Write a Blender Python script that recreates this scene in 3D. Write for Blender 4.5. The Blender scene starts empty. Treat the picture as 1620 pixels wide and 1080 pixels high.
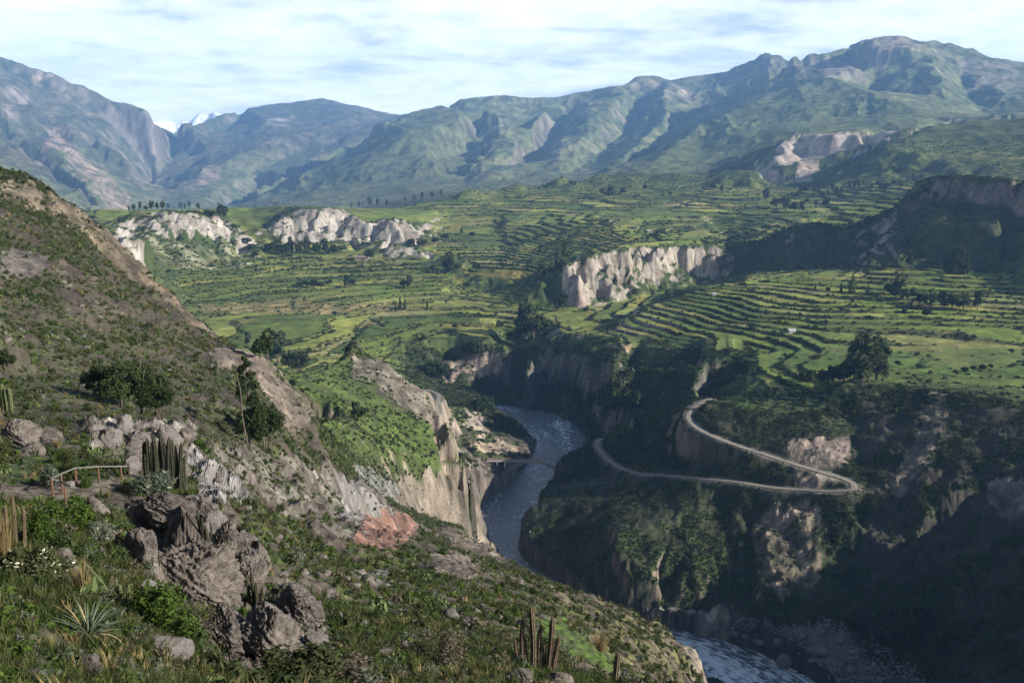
import bpy, math, random
import numpy as np
from mathutils import Vector, Matrix
from mathutils.geometry import delaunay_2d_cdt

# ------------------------------------------------------------------ camera, sky, sun, exposure
scene = bpy.context.scene
CAMZ = 260.0                      # the eye stands 260 m above the datum, the river runs near 10 m
F_PX, CX, CY = 1440.0, 810.0, 540.0
PITCH = math.atan(275.0 / F_PX)
cam_d = bpy.data.cameras.new("camera"); cam = bpy.data.objects.new("camera", cam_d)
scene.collection.objects.link(cam)
cam_d.sensor_width = 36.0; cam_d.lens = 36.0 * F_PX / 1620.0
cam_d.clip_start = 0.5; cam_d.clip_end = 120000.0
cam.location = (0, 0, CAMZ)
cam.rotation_euler = (math.pi / 2 - PITCH, 0, 0)
scene.camera = cam

SUN_AZ, SUN_EL = math.radians(110), math.radians(22.5)      # azimuth clockwise from +Y (the view)
world = bpy.data.worlds.new("World"); scene.world = world; world.use_nodes = True
sun_d = bpy.data.lights.new("sun", 'SUN'); sun = bpy.data.objects.new("sun", sun_d)
scene.collection.objects.link(sun)
sun_d.energy = 5.0; sun_d.angle = math.radians(0.5); sun_d.color = (1.0, 0.95, 0.87)
sv = Vector((math.sin(SUN_AZ) * math.cos(SUN_EL), math.cos(SUN_AZ) * math.cos(SUN_EL), math.sin(SUN_EL)))
sun.rotation_euler = sv.to_track_quat('Z', 'Y').to_euler()
scene.view_settings.view_transform = 'Standard'; scene.view_settings.look = 'None'
scene.view_settings.gamma = 1.0; scene.view_settings.use_curve_mapping = False
scene.view_settings.exposure = 1.0
scene.render.engine = 'CYCLES'
scene.cycles.max_bounces = 5; scene.cycles.diffuse_bounces = 2; scene.cycles.glossy_bounces = 2
scene.cycles.transparent_max_bounces = 6; scene.cycles.volume_bounces = 0

# ------------------------------------------------------------------ node helpers
def N(t, kind, **kw):
    n = t.nodes.new(kind)
    for k, v in kw.items():
        if k.startswith('i_'):
            n.inputs[k[2:].replace('_', ' ')].default_value = v
        else:
            setattr(n, k, v)
    return n

def sky():
    t = world.node_tree; t.nodes.clear()
    out = N(t, 'ShaderNodeOutputWorld'); bg = N(t, 'ShaderNodeBackground')
    st = N(t, 'ShaderNodeTexSky', sky_type='NISHITA', sun_disc=False)
    st.sun_elevation = SUN_EL; st.sun_rotation = SUN_AZ; st.altitude = 3300; st.air_density = 1.0
    st.dust_density = 0.6; st.ozone_density = 1.0
    tc = N(t, 'ShaderNodeTexCoord'); sep = N(t, 'ShaderNodeSeparateXYZ')
    t.links.new(tc.outputs['Generated'], sep.inputs[0])
    # a cloud deck: the view direction met with a flat layer overhead
    zc = N(t, 'ShaderNodeMath', operation='MAXIMUM'); t.links.new(sep.outputs['Z'], zc.inputs[0]); zc.inputs[1].default_value = 0.0
    za = N(t, 'ShaderNodeMath', operation='ADD'); t.links.new(zc.outputs[0], za.inputs[0]); za.inputs[1].default_value = 0.14
    dx = N(t, 'ShaderNodeMath', operation='DIVIDE'); dy = N(t, 'ShaderNodeMath', operation='DIVIDE')
    t.links.new(sep.outputs['X'], dx.inputs[0]); t.links.new(za.outputs[0], dx.inputs[1])
    t.links.new(sep.outputs['Y'], dy.inputs[0]); t.links.new(za.outputs[0], dy.inputs[1])
    cb = N(t, 'ShaderNodeCombineXYZ'); t.links.new(dx.outputs[0], cb.inputs[0]); t.links.new(dy.outputs[0], cb.inputs[1])
    def noise(scale, det, rough, dist, off):
        mp = N(t, 'ShaderNodeMapping'); mp.inputs['Location'].default_value = off; mp.inputs['Rotation'].default_value = (0, 0, 0.32)
        mp.inputs['Scale'].default_value = (1.0, 1.15, 1.0)
        t.links.new(cb.outputs[0], mp.inputs[0])
        n = N(t, 'ShaderNodeTexNoise'); n.inputs['Scale'].default_value = scale; n.inputs['Detail'].default_value = det
        n.inputs['Roughness'].default_value = rough; n.inputs['Distortion'].default_value = dist
        t.links.new(mp.outputs[0], n.inputs['Vector']); return n
    n1 = noise(SKY_N1[0], 7, 0.58, 0.35, SKY_N1[1]); n2 = noise(SKY_N2[0], 5, 0.6, 0.5, SKY_N2[1])
    a = N(t, 'ShaderNodeMath', operation='MULTIPLY_ADD'); t.links.new(n2.outputs[0], a.inputs[0]); a.inputs[1].default_value = 0.45
    t.links.new(n1.outputs[0], a.inputs[2])
    mr = N(t, 'ShaderNodeMapRange', interpolation_type='SMOOTHSTEP'); t.links.new(a.outputs[0], mr.inputs['Value'])
    mr.inputs['From Min'].default_value = SKY_COV[0]; mr.inputs['From Max'].default_value = SKY_COV[1]
    mr.inputs['To Max'].default_value = 0.96
    # the deck thins out overhead into open sky
    op = N(t, 'ShaderNodeMapRange', interpolation_type='SMOOTHSTEP'); t.links.new(sep.outputs['Z'], op.inputs[0]); op.inputs[1].default_value = .24; op.inputs[2].default_value = .42; op.inputs[3].default_value = 1.0; op.inputs[4].default_value = .06
    cv = N(t, 'ShaderNodeMath', operation='MULTIPLY'); t.links.new(mr.outputs[0], cv.inputs[0]); t.links.new(op.outputs[0], cv.inputs[1])
    n3 = noise(5.5, 6, 0.6, 0.4, (3.3, 1.2, 0))
    cr = N(t, 'ShaderNodeValToRGB'); t.links.new(n3.outputs[0], cr.inputs[0])
    cr.color_ramp.elements[0].position = 0.3; cr.color_ramp.elements[0].color = (*[c * SKY_CL for c in (0.73, 0.80, 0.90)], 1)
    cr.color_ramp.elements[1].position = 0.66; cr.color_ramp.elements[1].color = (*[c * SKY_CL for c in (0.93, 0.96, 1.0)], 1)
    mx = N(t, 'ShaderNodeMix', data_type='RGBA')
    t.links.new(cv.outputs[0], mx.inputs['Factor']); t.links.new(st.outputs[0], mx.inputs['A']); t.links.new(cr.outputs[0], mx.inputs['B'])
    t.links.new(mx.outputs['Result'], bg.inputs['Color']); bg.inputs['Strength'].default_value = SKY_STR
    t.links.new(bg.outputs[0], out.inputs[0])
SKY_STR = 0.05; SKY_CL = 19.5
SKY_N1 = (0.75, (1.3, 0.4, 0.0)); SKY_N2 = (2.4, (2.0, 5.0, 0.0)); SKY_COV = (0.46, 0.80)
sky()

# ------------------------------------------------------------------ noise in numpy
_rs = np.random.RandomState(7)
_PERM = _rs.permutation(65536).astype(np.int32)
_ANG = (_rs.rand(65536) * 2 * np.pi).astype(np.float32)
_GX, _GY = np.cos(_ANG), np.sin(_ANG)
def hash2(ix, iy, seed=0):
    return _PERM[(_PERM[(ix + seed * 131) & 65535] + iy + seed * 977) & 65535]
def perlin(x, y, seed=0):
    x0 = np.floor(x); y0 = np.floor(y)
    fx = (x - x0).astype(np.float32); fy = (y - y0).astype(np.float32)
    ix = x0.astype(np.int64); iy = y0.astype(np.int64)
    u = fx * fx * fx * (fx * (fx * 6 - 15) + 10); v = fy * fy * fy * (fy * (fy * 6 - 15) + 10)
    def g(a, b, px, py):
        h = hash2(a, b, seed); return _GX[h] * px + _GY[h] * py
    n00 = g(ix, iy, fx, fy); n10 = g(ix + 1, iy, fx - 1, fy)
    n01 = g(ix, iy + 1, fx, fy - 1); n11 = g(ix + 1, iy + 1, fx - 1, fy - 1)
    a = n00 + u * (n10 - n00); b = n01 + u * (n11 - n01)
    return (a + v * (b - a)) * 1.5
def fbm(x, y, lam, octs=4, seed=0, gain=0.5):
    s = 0; a = 1.0; f = 1.0 / lam
    for k in range(octs):
        s = s + a * perlin(x * f + 17.3 * k, y * f - 9.1 * k, seed + k); a *= gain; f *= 2.03
    return s
def rnd(i, j, seed=0):
    return hash2(np.asarray(i, dtype=np.int64), np.asarray(j, dtype=np.int64), seed).astype(np.float32) / 65536.0
def sstep(a, b, x):
    t = np.clip((x - a) / (b - a), 0, 1); return t * t * (3 - 2 * t)

# ------------------------------------------------------------------ camera rays <-> ground
_sp, _cp = math.sin(PITCH), math.cos(PITCH)
def ray(px, py):
    x = (px - CX) / F_PX; y = -(py - CY) / F_PX
    dx, dy, dz = x, _cp + y * _sp, -_sp + y * _cp
    h = math.hypot(dx, dy)
    return math.atan2(dx, dy), dz / h
def world_pt(px, py, R):
    th, s = ray(px, py); return (R * math.sin(th), R * math.cos(th), CAMZ + R * s)
def project(x, y, z):
    zz = z - CAMZ
    f = y * _cp - zz * _sp; u = y * _sp + zz * _cp
    f = np.maximum(f, 1e-3)
    return CX + F_PX * x / f, CY - F_PX * u / f
QUAL = 1.0        # mesh fineness
# ------------------------------------------------------------------ survey of the valley
# breaklines of the land: px,py,R = seen in that direction at that ground distance (m)
CT = []                                  # theta, lnR, z (relative to the eye)
def L(txt, back=None, step=14.0, k=1.0):
    pts = [tuple(float(v) for v in w.split(',')) for w in txt.split()]
    pts = [(p[0], p[1], p[2] * k) for p in pts]
    out = []
    for i, p in enumerate(pts):
        if i:
            q = pts[i - 1]; n = max(1, int(math.hypot(p[0] - q[0], p[1] - q[1]) / step))
            for k in range(1, n):
                f = k / n; out.append((q[0] + (p[0] - q[0]) * f, q[1] + (p[1] - q[1]) * f, math.exp(math.log(q[2]) * (1 - f) + math.log(p[2]) * f)))
        out.append(p)
    for px, py, R in out:
        th, s = ray(px, py); CT.append((th, math.log(R), R * s))
        for k, dz in (back or ()):
            CT.append((th, math.log(R * k), R * s + dz))
def Z(txt, step=40.0):                   # px,R,z : ground out of sight, height below/above the eye
    pts = [tuple(float(v) for v in w.split(',')) for w in txt.split()]
    for i, p in enumerate(pts):
        ps = [p]
        if i:
            q = pts[i - 1]; n = max(1, int(abs(p[0] - q[0]) / step))
            ps += [(q[0] + (p[0] - q[0]) * k / n, math.exp(math.log(q[1]) * (1 - k / n) + math.log(p[1]) * k / n), q[2] + (p[2] - q[2]) * k / n) for k in range(1, n)]
        for px, R, z in ps:
            CT.append((ray(px, 265)[0], math.log(R), z))

# --- under and beside the viewpoint
Z("-900,2.5,-2 -300,2.5,-2 500,2.5,-2 1200,2.5,-2 2000,2.5,-2 3200,2.5,-2")
Z("-900,8,-3 -300,8,-4.6 300,8,-5 800,8,-5.2 1200,8,-5.6 2000,8,-5.6 3200,8,-5.6")
Z("1130,35,-23.5 1300,34,-22.5 2000,34,-22.5 3200,34,-20")
Z("1135,110,-74 1300,100,-67 2000,100,-65 3200,110,-55")
Z("1150,210,-142 1300,200,-133 1700,210,-138 2200,220,-130 3200,240,-80")
Z("1150,330,-222 1300,320,-214 1600,330,-215 2000,350,-200 2600,380,-120")
Z("-900,20,-4 -300,20,-8")
# --- foreground slope
L("0,1080,16 150,1080,19 300,1080,24 500,1080,28 650,1080,31 800,1080,34 900,1080,40 960,1080,46 1000,1080,56 1050,1080,85 1080,1080,135 1112,1080,178")
L("0,1000,20 150,1035,21 290,1040,26 400,1000,33 500,1030,33 600,1000,38 700,1000,45 800,1000,51 900,1000,66 1000,1010,110 1060,1020,165")
L("0,900,28 80,900,29 150,930,30 250,955,33 330,950,36 450,950,42 560,950,50 700,940,66 800,940,84 900,950,120 950,955,160")
L("250,890,41 330,870,43 360,860,46 460,880,60 540,900,76 620,915,78 720,890,112 800,900,160")
L("0,840,36 100,850,36 180,840,42 225,880,41 330,810,49 370,850,52 420,870,58")
L("0,785,48 85,785,50 140,790,50 205,790,51 260,800,50 300,785,52 345,815,54")
L("0,745,58 100,745,57 205,750,57 270,770,58 300,770,60")
L("0,715,66 60,705,70 120,705,71 200,720,68 250,740,66 300,760,64 330,780,64")
L("0,690,76 60,680,82 150,670,84 210,660,88 300,672,92 330,720,84 360,780,78 420,820,78")
L("400,712,134 330,690,118 260,670,110 200,645,118")
L("420,770,100 470,800,110 540,840,120 600,890,112")
L("450,745,138 500,790,150 560,830,172 605,870,196 640,858,215")
L("480,715,175 530,745,196 575,775,212 610,800,222 645,825,232 665,836,240")
L("600,850,205 570,820,205 540,790,190")
L("700,860,240 650,850,228 690,840,275")
# --- crest above the river
L("690,822,330 730,834,300 765,862,284 800,885,268 850,912,246 920,940,226 995,966,208 1050,1000,192 1095,1032,180 1114,1044,176",
  back=[(1.06, -14), (1.2, -48), (1.4, -88)])
L("1118,1085,178 1116,1075,178", back=[(1.08, -20)])
# --- long hillside on the left
L("0,650,98 100,640,104 200,640,120 300,640,142 400,640,168 450,690,178")
L("0,600,122 100,590,140 200,590,158 300,590,180 380,600,205 440,650,212 480,690,205")
L("0,500,170 100,500,188 200,500,212 300,545,222 400,585,240 450,625,246")
L("0,400,235 60,400,245 100,400,252 160,430,260 220,470,268 300,535,268")
L("0,320,300 60,340,300 100,360,300 150,400,300 200,440,300")
L("0,268,365 30,272,362 60,286,356 85,303,352 100,315,350 130,338,346 150,352,342 175,372,336 200,395,328 225,420,320 250,443,315 280,472,305 310,503,296 345,530,290 380,550,284 420,575,272 450,602,264 470,622,258 500,652,246",
  back=[(1.05, -8), (1.2, -50), (1.5, -130)])
Z("-900,60,16 -900,200,40 -900,400,60 -900,700,40 -900,1000,0")
Z("-300,60,-5 -300,150,8 -300,300,42 -300,420,60 -300,600,20 -300,800,-60")
L("500,652,246 490,690,215 500,720,200 520,735,198")
Z("0,620,-80 100,600,-110 200,580,-135 300,540,-140 400,480,-130 450,400,-110")
Z("-300,1100,-120 0,900,-140 200,850,-165 350,800,-175 450,700,-170")
# --- green knoll over the river
L("455,598,430 490,592,450 520,577,490 534,571,515 549,553,532 560,533,540 572,552,540 584,562,540 600,572,535 622,585,525 650,605,515 672,622,505 684,640,490 692,660,470 705,680,455 722,700,436 738,722,420",
  back=[(1.05, -12), (1.16, -52), (1.3, -85)])
L("470,620,395 520,620,420 560,620,450 600,625,465 650,650,460 680,670,450")
L("500,660,320 560,655,390 600,665,415 640,680,425 690,700,425")
L("520,700,265 560,700,330 600,705,375 650,715,400 700,735,410 733,760,408")
L("520,735,225 560,748,268 600,765,322 640,776,372")
L("640,762,385 665,751,398 690,746,404 715,742,407 735,742,409")
L("645,812,366 670,822,384 690,826,396 715,827,400 736,822,404")
L("741,742,412 743,780,408 740,815,404", back=[(1.03, -10), (1.1, -45), (1.2, -70)])
L("600,785,290 630,803,330")
L("590,780,250 630,805,262 660,822,285 685,826,330")
# --- left river bank, road, rocks
Z("640,650,-165 600,680,-165 560,720,-170 500,760,-172")
L("690,628,745 684,645,722 690,660,708 700,674,700 715,690,712 730,702,712 745,718,698")
L("735,685,738 770,694,745 790,705,742 815,722,733")
L("765,726,705 800,735,700 828,738,712")
L("735,640,805 755,650,805 772,682,775", back=[(1.03, -14)])
L("700,640,780 715,660,765 740,685,755")
L("800,690,792 830,712,765 845,722,755")
L("750,790,600 752,770,625 760,760,650 790,762,682 815,762,690 830,764,700")
L("752,800,592 756,825,575 770,832,588")
L("745,850,470 760,845,540")
Z("740,430,-196 760,500,-228 790,540,-246")
Z("830,420,-220 900,380,-222 960,370,-224 1050,350,-225 1110,330,-222")
# river bed, left and right water lines
L("790,645,920 815,662,880 838,685,838 846,700,808 838,735,745 832,762,702 800,790,664 775,822,622 762,838,602 790,875,562 815,900,532")
L("880,660,890 912,672,862 926,690,830 912,715,782 886,738,742 850,772,692 836,792,662 828,828,614 824,872,566 850,905,528")
Z("900,500,-249 1000,480,-250 1080,470,-252 1130,462,-252")
Z("880,470,-249 950,440,-251 1050,430,-253 1110,425,-255")
L("1120,1022,462 1117,1080,418")
L("1150,1012,470 1200,1030,458 1250,1052,440 1300,1078,420")
Z("1300,385,-257 1500,372,-258 1900,360,-260")
Z("1400,410,-256 1600,402,-257 1900,400,-258")
# --- valley bottom upstream
L("700,640,860 730,630,900 760,625,940 800,632,950")
L("690,606,985 740,612,985 800,625,965 850,640,945 890,652,925")
L("690,598,1020 740,600,1035 790,612,1020 850,628,1000 900,645,950 940,670,870 950,690,838")
L("650,590,985 700,577,1018 740,570,1030 775,560,1035 800,556,1050 830,553,1038 850,554,1022 900,558,975 950,568,895 1000,576,815 1050,579,795 1100,573,795 1150,564,810 1185,560,822")
L("820,600,1000 870,605,960 930,612,895 980,625,850")
# --- hollow behind the hairpin spur
L("1000,620,830 1050,615,810 1100,610,800 1150,600,800")
Z("960,760,-238 1000,740,-228 1060,720,-205 1120,730,-190 1180,720,-176")
# --- hairpin spur
L("985,668,720 1000,660,712 1030,647,700 1060,638,690 1090,633,680 1115,632,668", back=[(1.03, -9), (1.08, -28)])
L("1110,640,652 1092,648,650 1088,660,640 1100,676,625 1130,690,606 1170,705,592 1210,718,581 1250,731,572 1290,743,565 1330,755,559 1352,764,553 1350,772,547 1320,776,544")
L("1320,776,544 1270,774,547 1220,770,552 1170,762,560 1120,757,571 1060,752,590 1010,748,614 980,738,638 960,725,662 948,710,680 945,700,690")
L("950,690,700 965,685,712 985,678,718")
L("1000,690,690 1050,690,665 1050,720,625 1000,715,660 1150,740,582")
L("1250,752,558 1290,748,560 1315,762,552 1270,770,549")
L("900,722,690 925,705,700 945,692,706")
L("905,745,672 880,762,655 862,780,628 846,800,598 838,830,566 838,860,546 860,895,528")
L("930,760,640 900,790,600 880,820,566 880,850,545")
L("980,770,606 968,800,560 975,840,515 985,880,497 1005,910,487 1040,930,478 1100,950,472")
L("1060,780,566 1055,820,532 1070,870,506 1100,910,491")
L("1150,790,553 1150,840,528 1160,890,507 1180,930,488 1220,950,470")
L("1250,790,542 1250,810,531 1265,860,512 1290,920,488 1280,950,474")
L("1230,830,524 1300,810,532 1340,870,512 1380,800,534")
L("900,925,507 950,940,492 1000,952,482 1040,960,476")
L("1020,965,480 1080,978,478 1130,985,475 1160,992,473")
L("1200,985,463 1300,990,468 1400,1010,462 1500,1020,460")
# --- side canyon on the right, in shade
L("1360,775,548 1400,785,542 1440,770,548 1470,800,530")
L("1390,755,562 1420,710,590 1450,670,620 1475,625,655")
L("1400,850,515 1430,900,500 1400,950,482 1350,960,472")
L("1500,780,540 1560,760,555 1620,740,560 1700,730,560")
L("1500,900,508 1560,880,508 1620,880,500 1700,900,490")
L("1500,1000,470 1600,1000,462 1700,1020,452")
L("1300,1060,442 1400,1070,440 1500,1080,436 1620,1080,430")
L("1500,680,606 1560,680,606 1620,690,598")
# --- right plateau
L("1340,602,690 1380,603,688 1420,606,684 1470,611,676 1500,616,668 1560,628,652 1620,642,638 1700,660,620")
L("1338,640,662 1345,680,626 1352,720,594 1358,750,566")
L("1290,650,642 1270,680,612 1290,705,594 1320,720,584")
L("1225,655,636 1220,690,605 1180,680,615 1140,660,632")
L("1120,634,662 1150,638,650 1200,646,642 1250,652,640 1300,648,650 1330,636,662")
L("1160,622,690 1220,618,705 1290,612,715 1335,604,712")
L("1190,570,800 1240,572,790 1280,580,760 1320,586,742")
L("1200,555,859 1300,552,848 1400,548,870 1500,548,888 1620,548,908")
L("1345,582,768 1450,580,784 1550,588,771 1620,592,772")
L("900,528,1000 1000,530,950 1100,528,929 1200,524,919 1300,520,923 1400,518,946 1500,516,973 1620,514,1002")
L("1000,500,1038 1100,498,1002 1200,494,977 1300,490,988 1400,488,1006 1500,486,1035 1620,484,1067")
L("1020,482,1088 1100,470,1078 1200,462,1072 1300,460,1073 1380,458,1088 1440,456,1108 1540,452,1146 1620,448,1181")
L("1080,464,1101 1150,448,1113 1250,442,1121 1340,436,1165 1400,428,1202 1450,424,1228")
L("1450,410,1260 1520,408,1257 1570,412,1251 1620,402,1302")
# small ravine under the white mesa
L("840,548,950 870,530,1010 905,522,1040 960,512,1080 1000,503,1100")
L("885,512,1075 930,505,1100 985,496,1125 1040,488,1150")
# --- left plateau
L("450,575,930 500,560,960 550,552,985 600,560,985 650,578,975")
L("380,545,1010 440,535,1030 500,530,1045 600,530,1060 700,535,1060 800,538,1030")
L("340,505,1160 400,500,1180 500,495,1190 600,495,1200 700,495,1200 800,500,1170 870,500,1130")
L("300,470,1290 400,465,1320 500,462,1330 600,460,1350 700,465,1330 770,480,1260 850,488,1215 890,490,1195")
L("270,440,1420 350,435,1450 450,430,1500 550,430,1500 650,430,1500 720,430,1500 800,440,1440")
L("240,415,1480 300,410,1530 400,405,1620 500,402,1670 560,406,1640 640,415,1580 700,412,1600 760,415,1580 830,425,1510")
Z("200,1000,-180 300,1100,-182 150,1250,-170 60,1350,-160 -100,1500,-150")
# --- pale bluffs on the left
L("175,352,1640 200,345,1650 218,338,1655 240,334,1655 280,333,1650 305,335,1650 330,345,1655 352,355,1662 366,366,1665", back=[(1.06, -2)])
L("205,374,1600 218,366,1612 240,357,1622 280,355,1622 310,358,1625 340,363,1640 362,368,1655")
L("185,378,1600 215,392,1560 260,385,1570 320,388,1590")
L("192,372,1310 202,374,1300 212,384,1295 222,400,1290 229,414,1285", back=[(1.03, -18)])
L("186,385,1290 200,410,1270 225,425,1270")
L("375,372,1760 388,368,1790 405,360,1800 418,362,1800 432,352,1810 448,344,1815 466,334,1820 482,328,1822 500,326,1822 516,327,1820 530,331,1815 545,338,1810 560,345,1800 575,349,1796 592,352,1790 604,346,1785 618,346,1780 630,352,1770 645,366,1755 655,384,1735", back=[(1.05, -4)])
L("385,376,1770 420,374,1775 445,384,1768 480,383,1765 515,384,1762 545,380,1765 562,378,1762 575,384,1745 600,380,1750 625,386,1735 650,390,1722")
L("568,394,1700 588,383,1712 605,378,1712 612,388,1700", back=[(1.02, -8)])
L("560,398,1690 590,395,1690 612,394,1690")
L("612,398,1668 630,386,1668 645,388,1662 660,396,1650 680,411,1630", back=[(1.02, -10)])
L("600,412,1640 640,412,1632 670,415,1620")
Z("150,2000,-80 250,2050,-88 330,2000,-85 400,2150,-88 450,2100,-82 520,2100,-88 620,2300,-100")
L("365,345,1980 400,342,1990 450,325,2020")
Z("100,3000,-150 300,3000,-160 500,3000,-170 620,3100,-150")
L("700,410,1560 712,402,1555 725,405,1550", back=[(1.02, -6)])
# --- bench with terraces in the middle, its shaded west slope
L("640,338,2150 690,338,2170 740,346,2150 775,352,2090 795,347,2060 812,346,2040 840,354,2000 880,352,1930 905,348,1880 930,345,1850 958,345,1825 985,350,1800 1005,362,1750 1025,372,1690")
L("690,400,1680 740,404,1650 800,412,1590 850,420,1520 890,424,1440 930,402,1420 960,392,1450")
L("800,348,2040 803,368,1930 795,375,1890")
L("1035,368,1700 1048,362,1700 1065,368,1690", back=[(1.02, -5)])
L("1000,385,1530 1060,380,1560 1130,378,1590 1190,375,1580 1240,362,1700")
L("1000,350,1900 1080,362,1830 1160,362,1800 1240,350,1850")
L("660,335,2250 720,332,2330 800,330,2330 900,332,2260 1000,332,2200 1100,338,2080 1180,338,2060 1260,345,1950")
L("690,318,2560 740,316,2560 800,312,2600 900,308,2620 1000,310,2560 1100,312,2500 1180,310,2500 1240,318,2400 1320,330,2150")
L("715,310,2660 728,300,2680 742,297,2690 756,299,2690 768,302,2690", back=[(1.03, -16)])
L("790,300,2780 810,292,2790 825,291,2790 838,296,2790 870,298,2780", back=[(1.04, -20)])
L("870,290,2850 890,277,2850 900,288,2850", back=[(1.03, -25)])
L("925,285,2950 945,276,3000 990,274,3060 1030,276,3060 1070,272,3060 1110,276,3040 1150,270,3000 1185,268,2960 1195,272,2950 1208,285,2900 1215,296,2850", back=[(1.05, -25), (1.15, -70)])
L("930,298,2800 1000,296,2800 1080,296,2800 1160,292,2780 1200,300,2720")
L("1130,290,2760 1145,282,2790 1180,280,2800", back=[(1.02, -5)])
L("1072,322,2400 1082,316,2420 1094,320,2400", back=[(1.02, -6)])
# --- white mesa
L("905,416,1262 915,412,1268 930,406,1276 960,399,1305 985,396,1328 1000,393,1342 1050,390,1392 1100,388,1440 1125,389,1462 1140,390,1470 1147,396,1468", back=[(1.06, 1)])
L("903,446,1250 918,440,1258 940,432,1276 965,424,1298 1000,414,1335 1030,415,1362 1060,414,1390 1090,428,1410 1120,440,1432 1142,442,1450")
L("900,480,1238 922,484,1232 960,480,1244 1000,472,1272 1040,462,1305 1080,454,1345 1120,449,1400 1145,446,1430")
L("1150,402,1462 1152,425,1450")
L("905,418,1262 890,424,1275 868,433,1285 845,446,1290 815,458,1290 780,466,1290 745,468,1300", back=[(1.04, -4), (1.1, -12)])
L("780,480,1240 830,484,1230 870,487,1225 895,484,1232")
# --- dark hill and tableland on the right
L("1150,402,1500 1180,390,1500 1205,385,1498 1240,372,1490 1262,360,1484 1283,354,1480 1305,358,1476 1330,366,1466 1355,364,1450 1378,356,1440 1400,345,1432 1420,332,1426 1440,316,1420 1458,298,1412 1478,279,1402 1500,276,1395 1540,278,1380 1580,281,1362 1620,285,1340 1700,290,1310",
  back=[(1.06, -2), (1.25, -10)])
L("1370,385,1395 1385,374,1410 1402,364,1412 1425,350,1408 1445,340,1402 1470,322,1390 1490,316,1384 1540,322,1368 1600,328,1346 1700,336,1300")
L("1330,418,1370 1345,412,1366 1358,400,1365 1380,395,1345 1410,375,1340 1440,362,1330 1480,352,1310 1540,355,1285 1620,362,1250")
L("1155,415,1450 1190,402,1440 1230,400,1430 1270,398,1425 1310,402,1400")
L("1160,428,1430 1230,424,1405 1300,418,1385")
Z("1300,1900,-118 1400,2000,-95 1500,2100,-75 1700,2100,-60 2000,2100,-40")
# --- wooded hollow and the terraced hill beyond
L("1290,325,2250 1340,318,2300 1400,310,2350")
L("1260,305,2600 1320,296,2650 1400,292,2600 1480,290,2520 1620,296,2400")
L("1330,274,2860 1345,262,2870 1370,245,2880 1392,233,2890 1404,231,2880 1440,238,2820 1480,247,2750 1550,254,2680 1620,262,2600 1720,266,2500")
L("1340,276,2800 1380,272,2740 1440,275,2660 1520,280,2560 1620,285,2470")
L("1404,231,2890 1430,218,3050 1460,205,3250 1490,196,3420 1540,190,3450 1620,186,3400 1720,180,3300", back=[(1.06, -30), (1.25, -140)])
# --- cliff band under the green shelf
L("1165,262,3560 1190,250,3640 1215,236,3720 1240,222,3620 1262,213,3630 1300,214,3600 1350,209,3560 1400,203,3540 1440,197,3530 1460,197,3550")
L("1180,268,3400 1215,270,3330 1245,262,3380 1262,246,3540 1285,244,3530 1300,242,3520 1340,232,3490 1390,220,3470 1430,209,3490")
L("1262,262,3420 1266,285,3260 1290,285,3250 1320,276,3300 1345,262,3380 1375,246,3480")
L("1200,290,3050 1250,296,2950 1300,292,2900")
# --- the great range on the right
L("385,322,6600 410,308,6900 440,292,7150 480,272,7400 520,252,7650 560,228,7900 600,200,8150 640,181,8400 670,172,8500 700,165,8600", back=[(1.06, -120), (1.15, -350)])
L("700,165,8600 725,155,9200 760,150,9300 800,148,9300 850,153,9300 880,150,9300 912,147,9400 945,138,9400 985,135,9400 1005,122,9700 1020,118,9700 1036,117,9700 1060,126,9600 1090,120,9700 1128,117,9700 1150,112,9500 1185,97,9400 1215,84,9300 1235,88,9200 1262,92,9000",
  back=[(1.06, -120), (1.2, -380)])
L("1245,95,7900 1262,84,7800 1276,79,7800 1300,82,7800 1318,76,7900 1345,67,8000 1380,58,8100 1412,57,8100 1440,62,8100 1460,66,8200 1480,59,8300 1500,66,8300 1530,78,8300 1560,88,8200 1590,92,8200 1620,97,8200 1720,100,8000 1900,130,7600 2300,120,7000 3000,60,6500",
  back=[(1.06, -120), (1.2, -400)])
L("420,330,5000 500,325,4900 560,318,4900 620,310,4800 690,300,4600")
L("600,240,6800 650,245,6500 700,262,6000 640,290,5500 540,290,5900")
L("640,205,7400 690,200,7500 735,185,8000", k=0.955)
L("745,178,8300 756,205,7700 752,228,7200 722,244,6700 703,256,6300 712,275,5700 728,295,4900", k=1.055)
L("770,170,8500 790,180,8100 790,210,7500 768,235,7000 740,258,6300", k=0.955)
L("835,188,8300 805,220,7500 775,245,6800 748,270,6000 730,292,5000", k=1.055)
L("862,178,8400 842,200,7800 822,218,7300 812,235,6900 790,262,6200 760,288,5200", k=0.955)
L("905,180,8500 870,225,7400 840,250,6700 820,272,6000 800,290,5000", k=1.055)
L("930,160,8800 925,190,8000 900,225,7200 868,252,6500 840,282,5400", k=0.955)
L("985,150,9000 960,178,8300 945,200,7700 930,215,7300 895,238,6700 870,262,6000", k=0.955)
L("1015,180,8300 990,215,7400 950,240,6600 925,262,5900 905,275,5200", k=1.055)
L("1050,150,8800 1055,180,8000 1030,210,7100 1000,235,6300 970,262,5400 930,278,4400", k=0.955)
L("1100,165,8000 1075,200,7200 1045,230,6300 1010,262,5200", k=1.055)
L("1130,150,8200 1110,180,7400 1090,200,6800", k=1.055)
L("1205,140,7700 1170,165,6900 1140,185,6400 1110,200,6000 1080,222,5500 1050,245,4800 1020,266,4100", k=0.955)
L("1110,240,4900 1080,262,4200 1140,265,3900 1160,240,4500")
L("1310,120,7000 1290,140,6600 1240,152,6500 1200,160,6500 1170,172,6300", k=0.955)
L("1310,120,7000 1340,130,6700 1390,150,6100 1440,172,5500 1490,190,5000 1540,195,4800", k=0.955)
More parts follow.
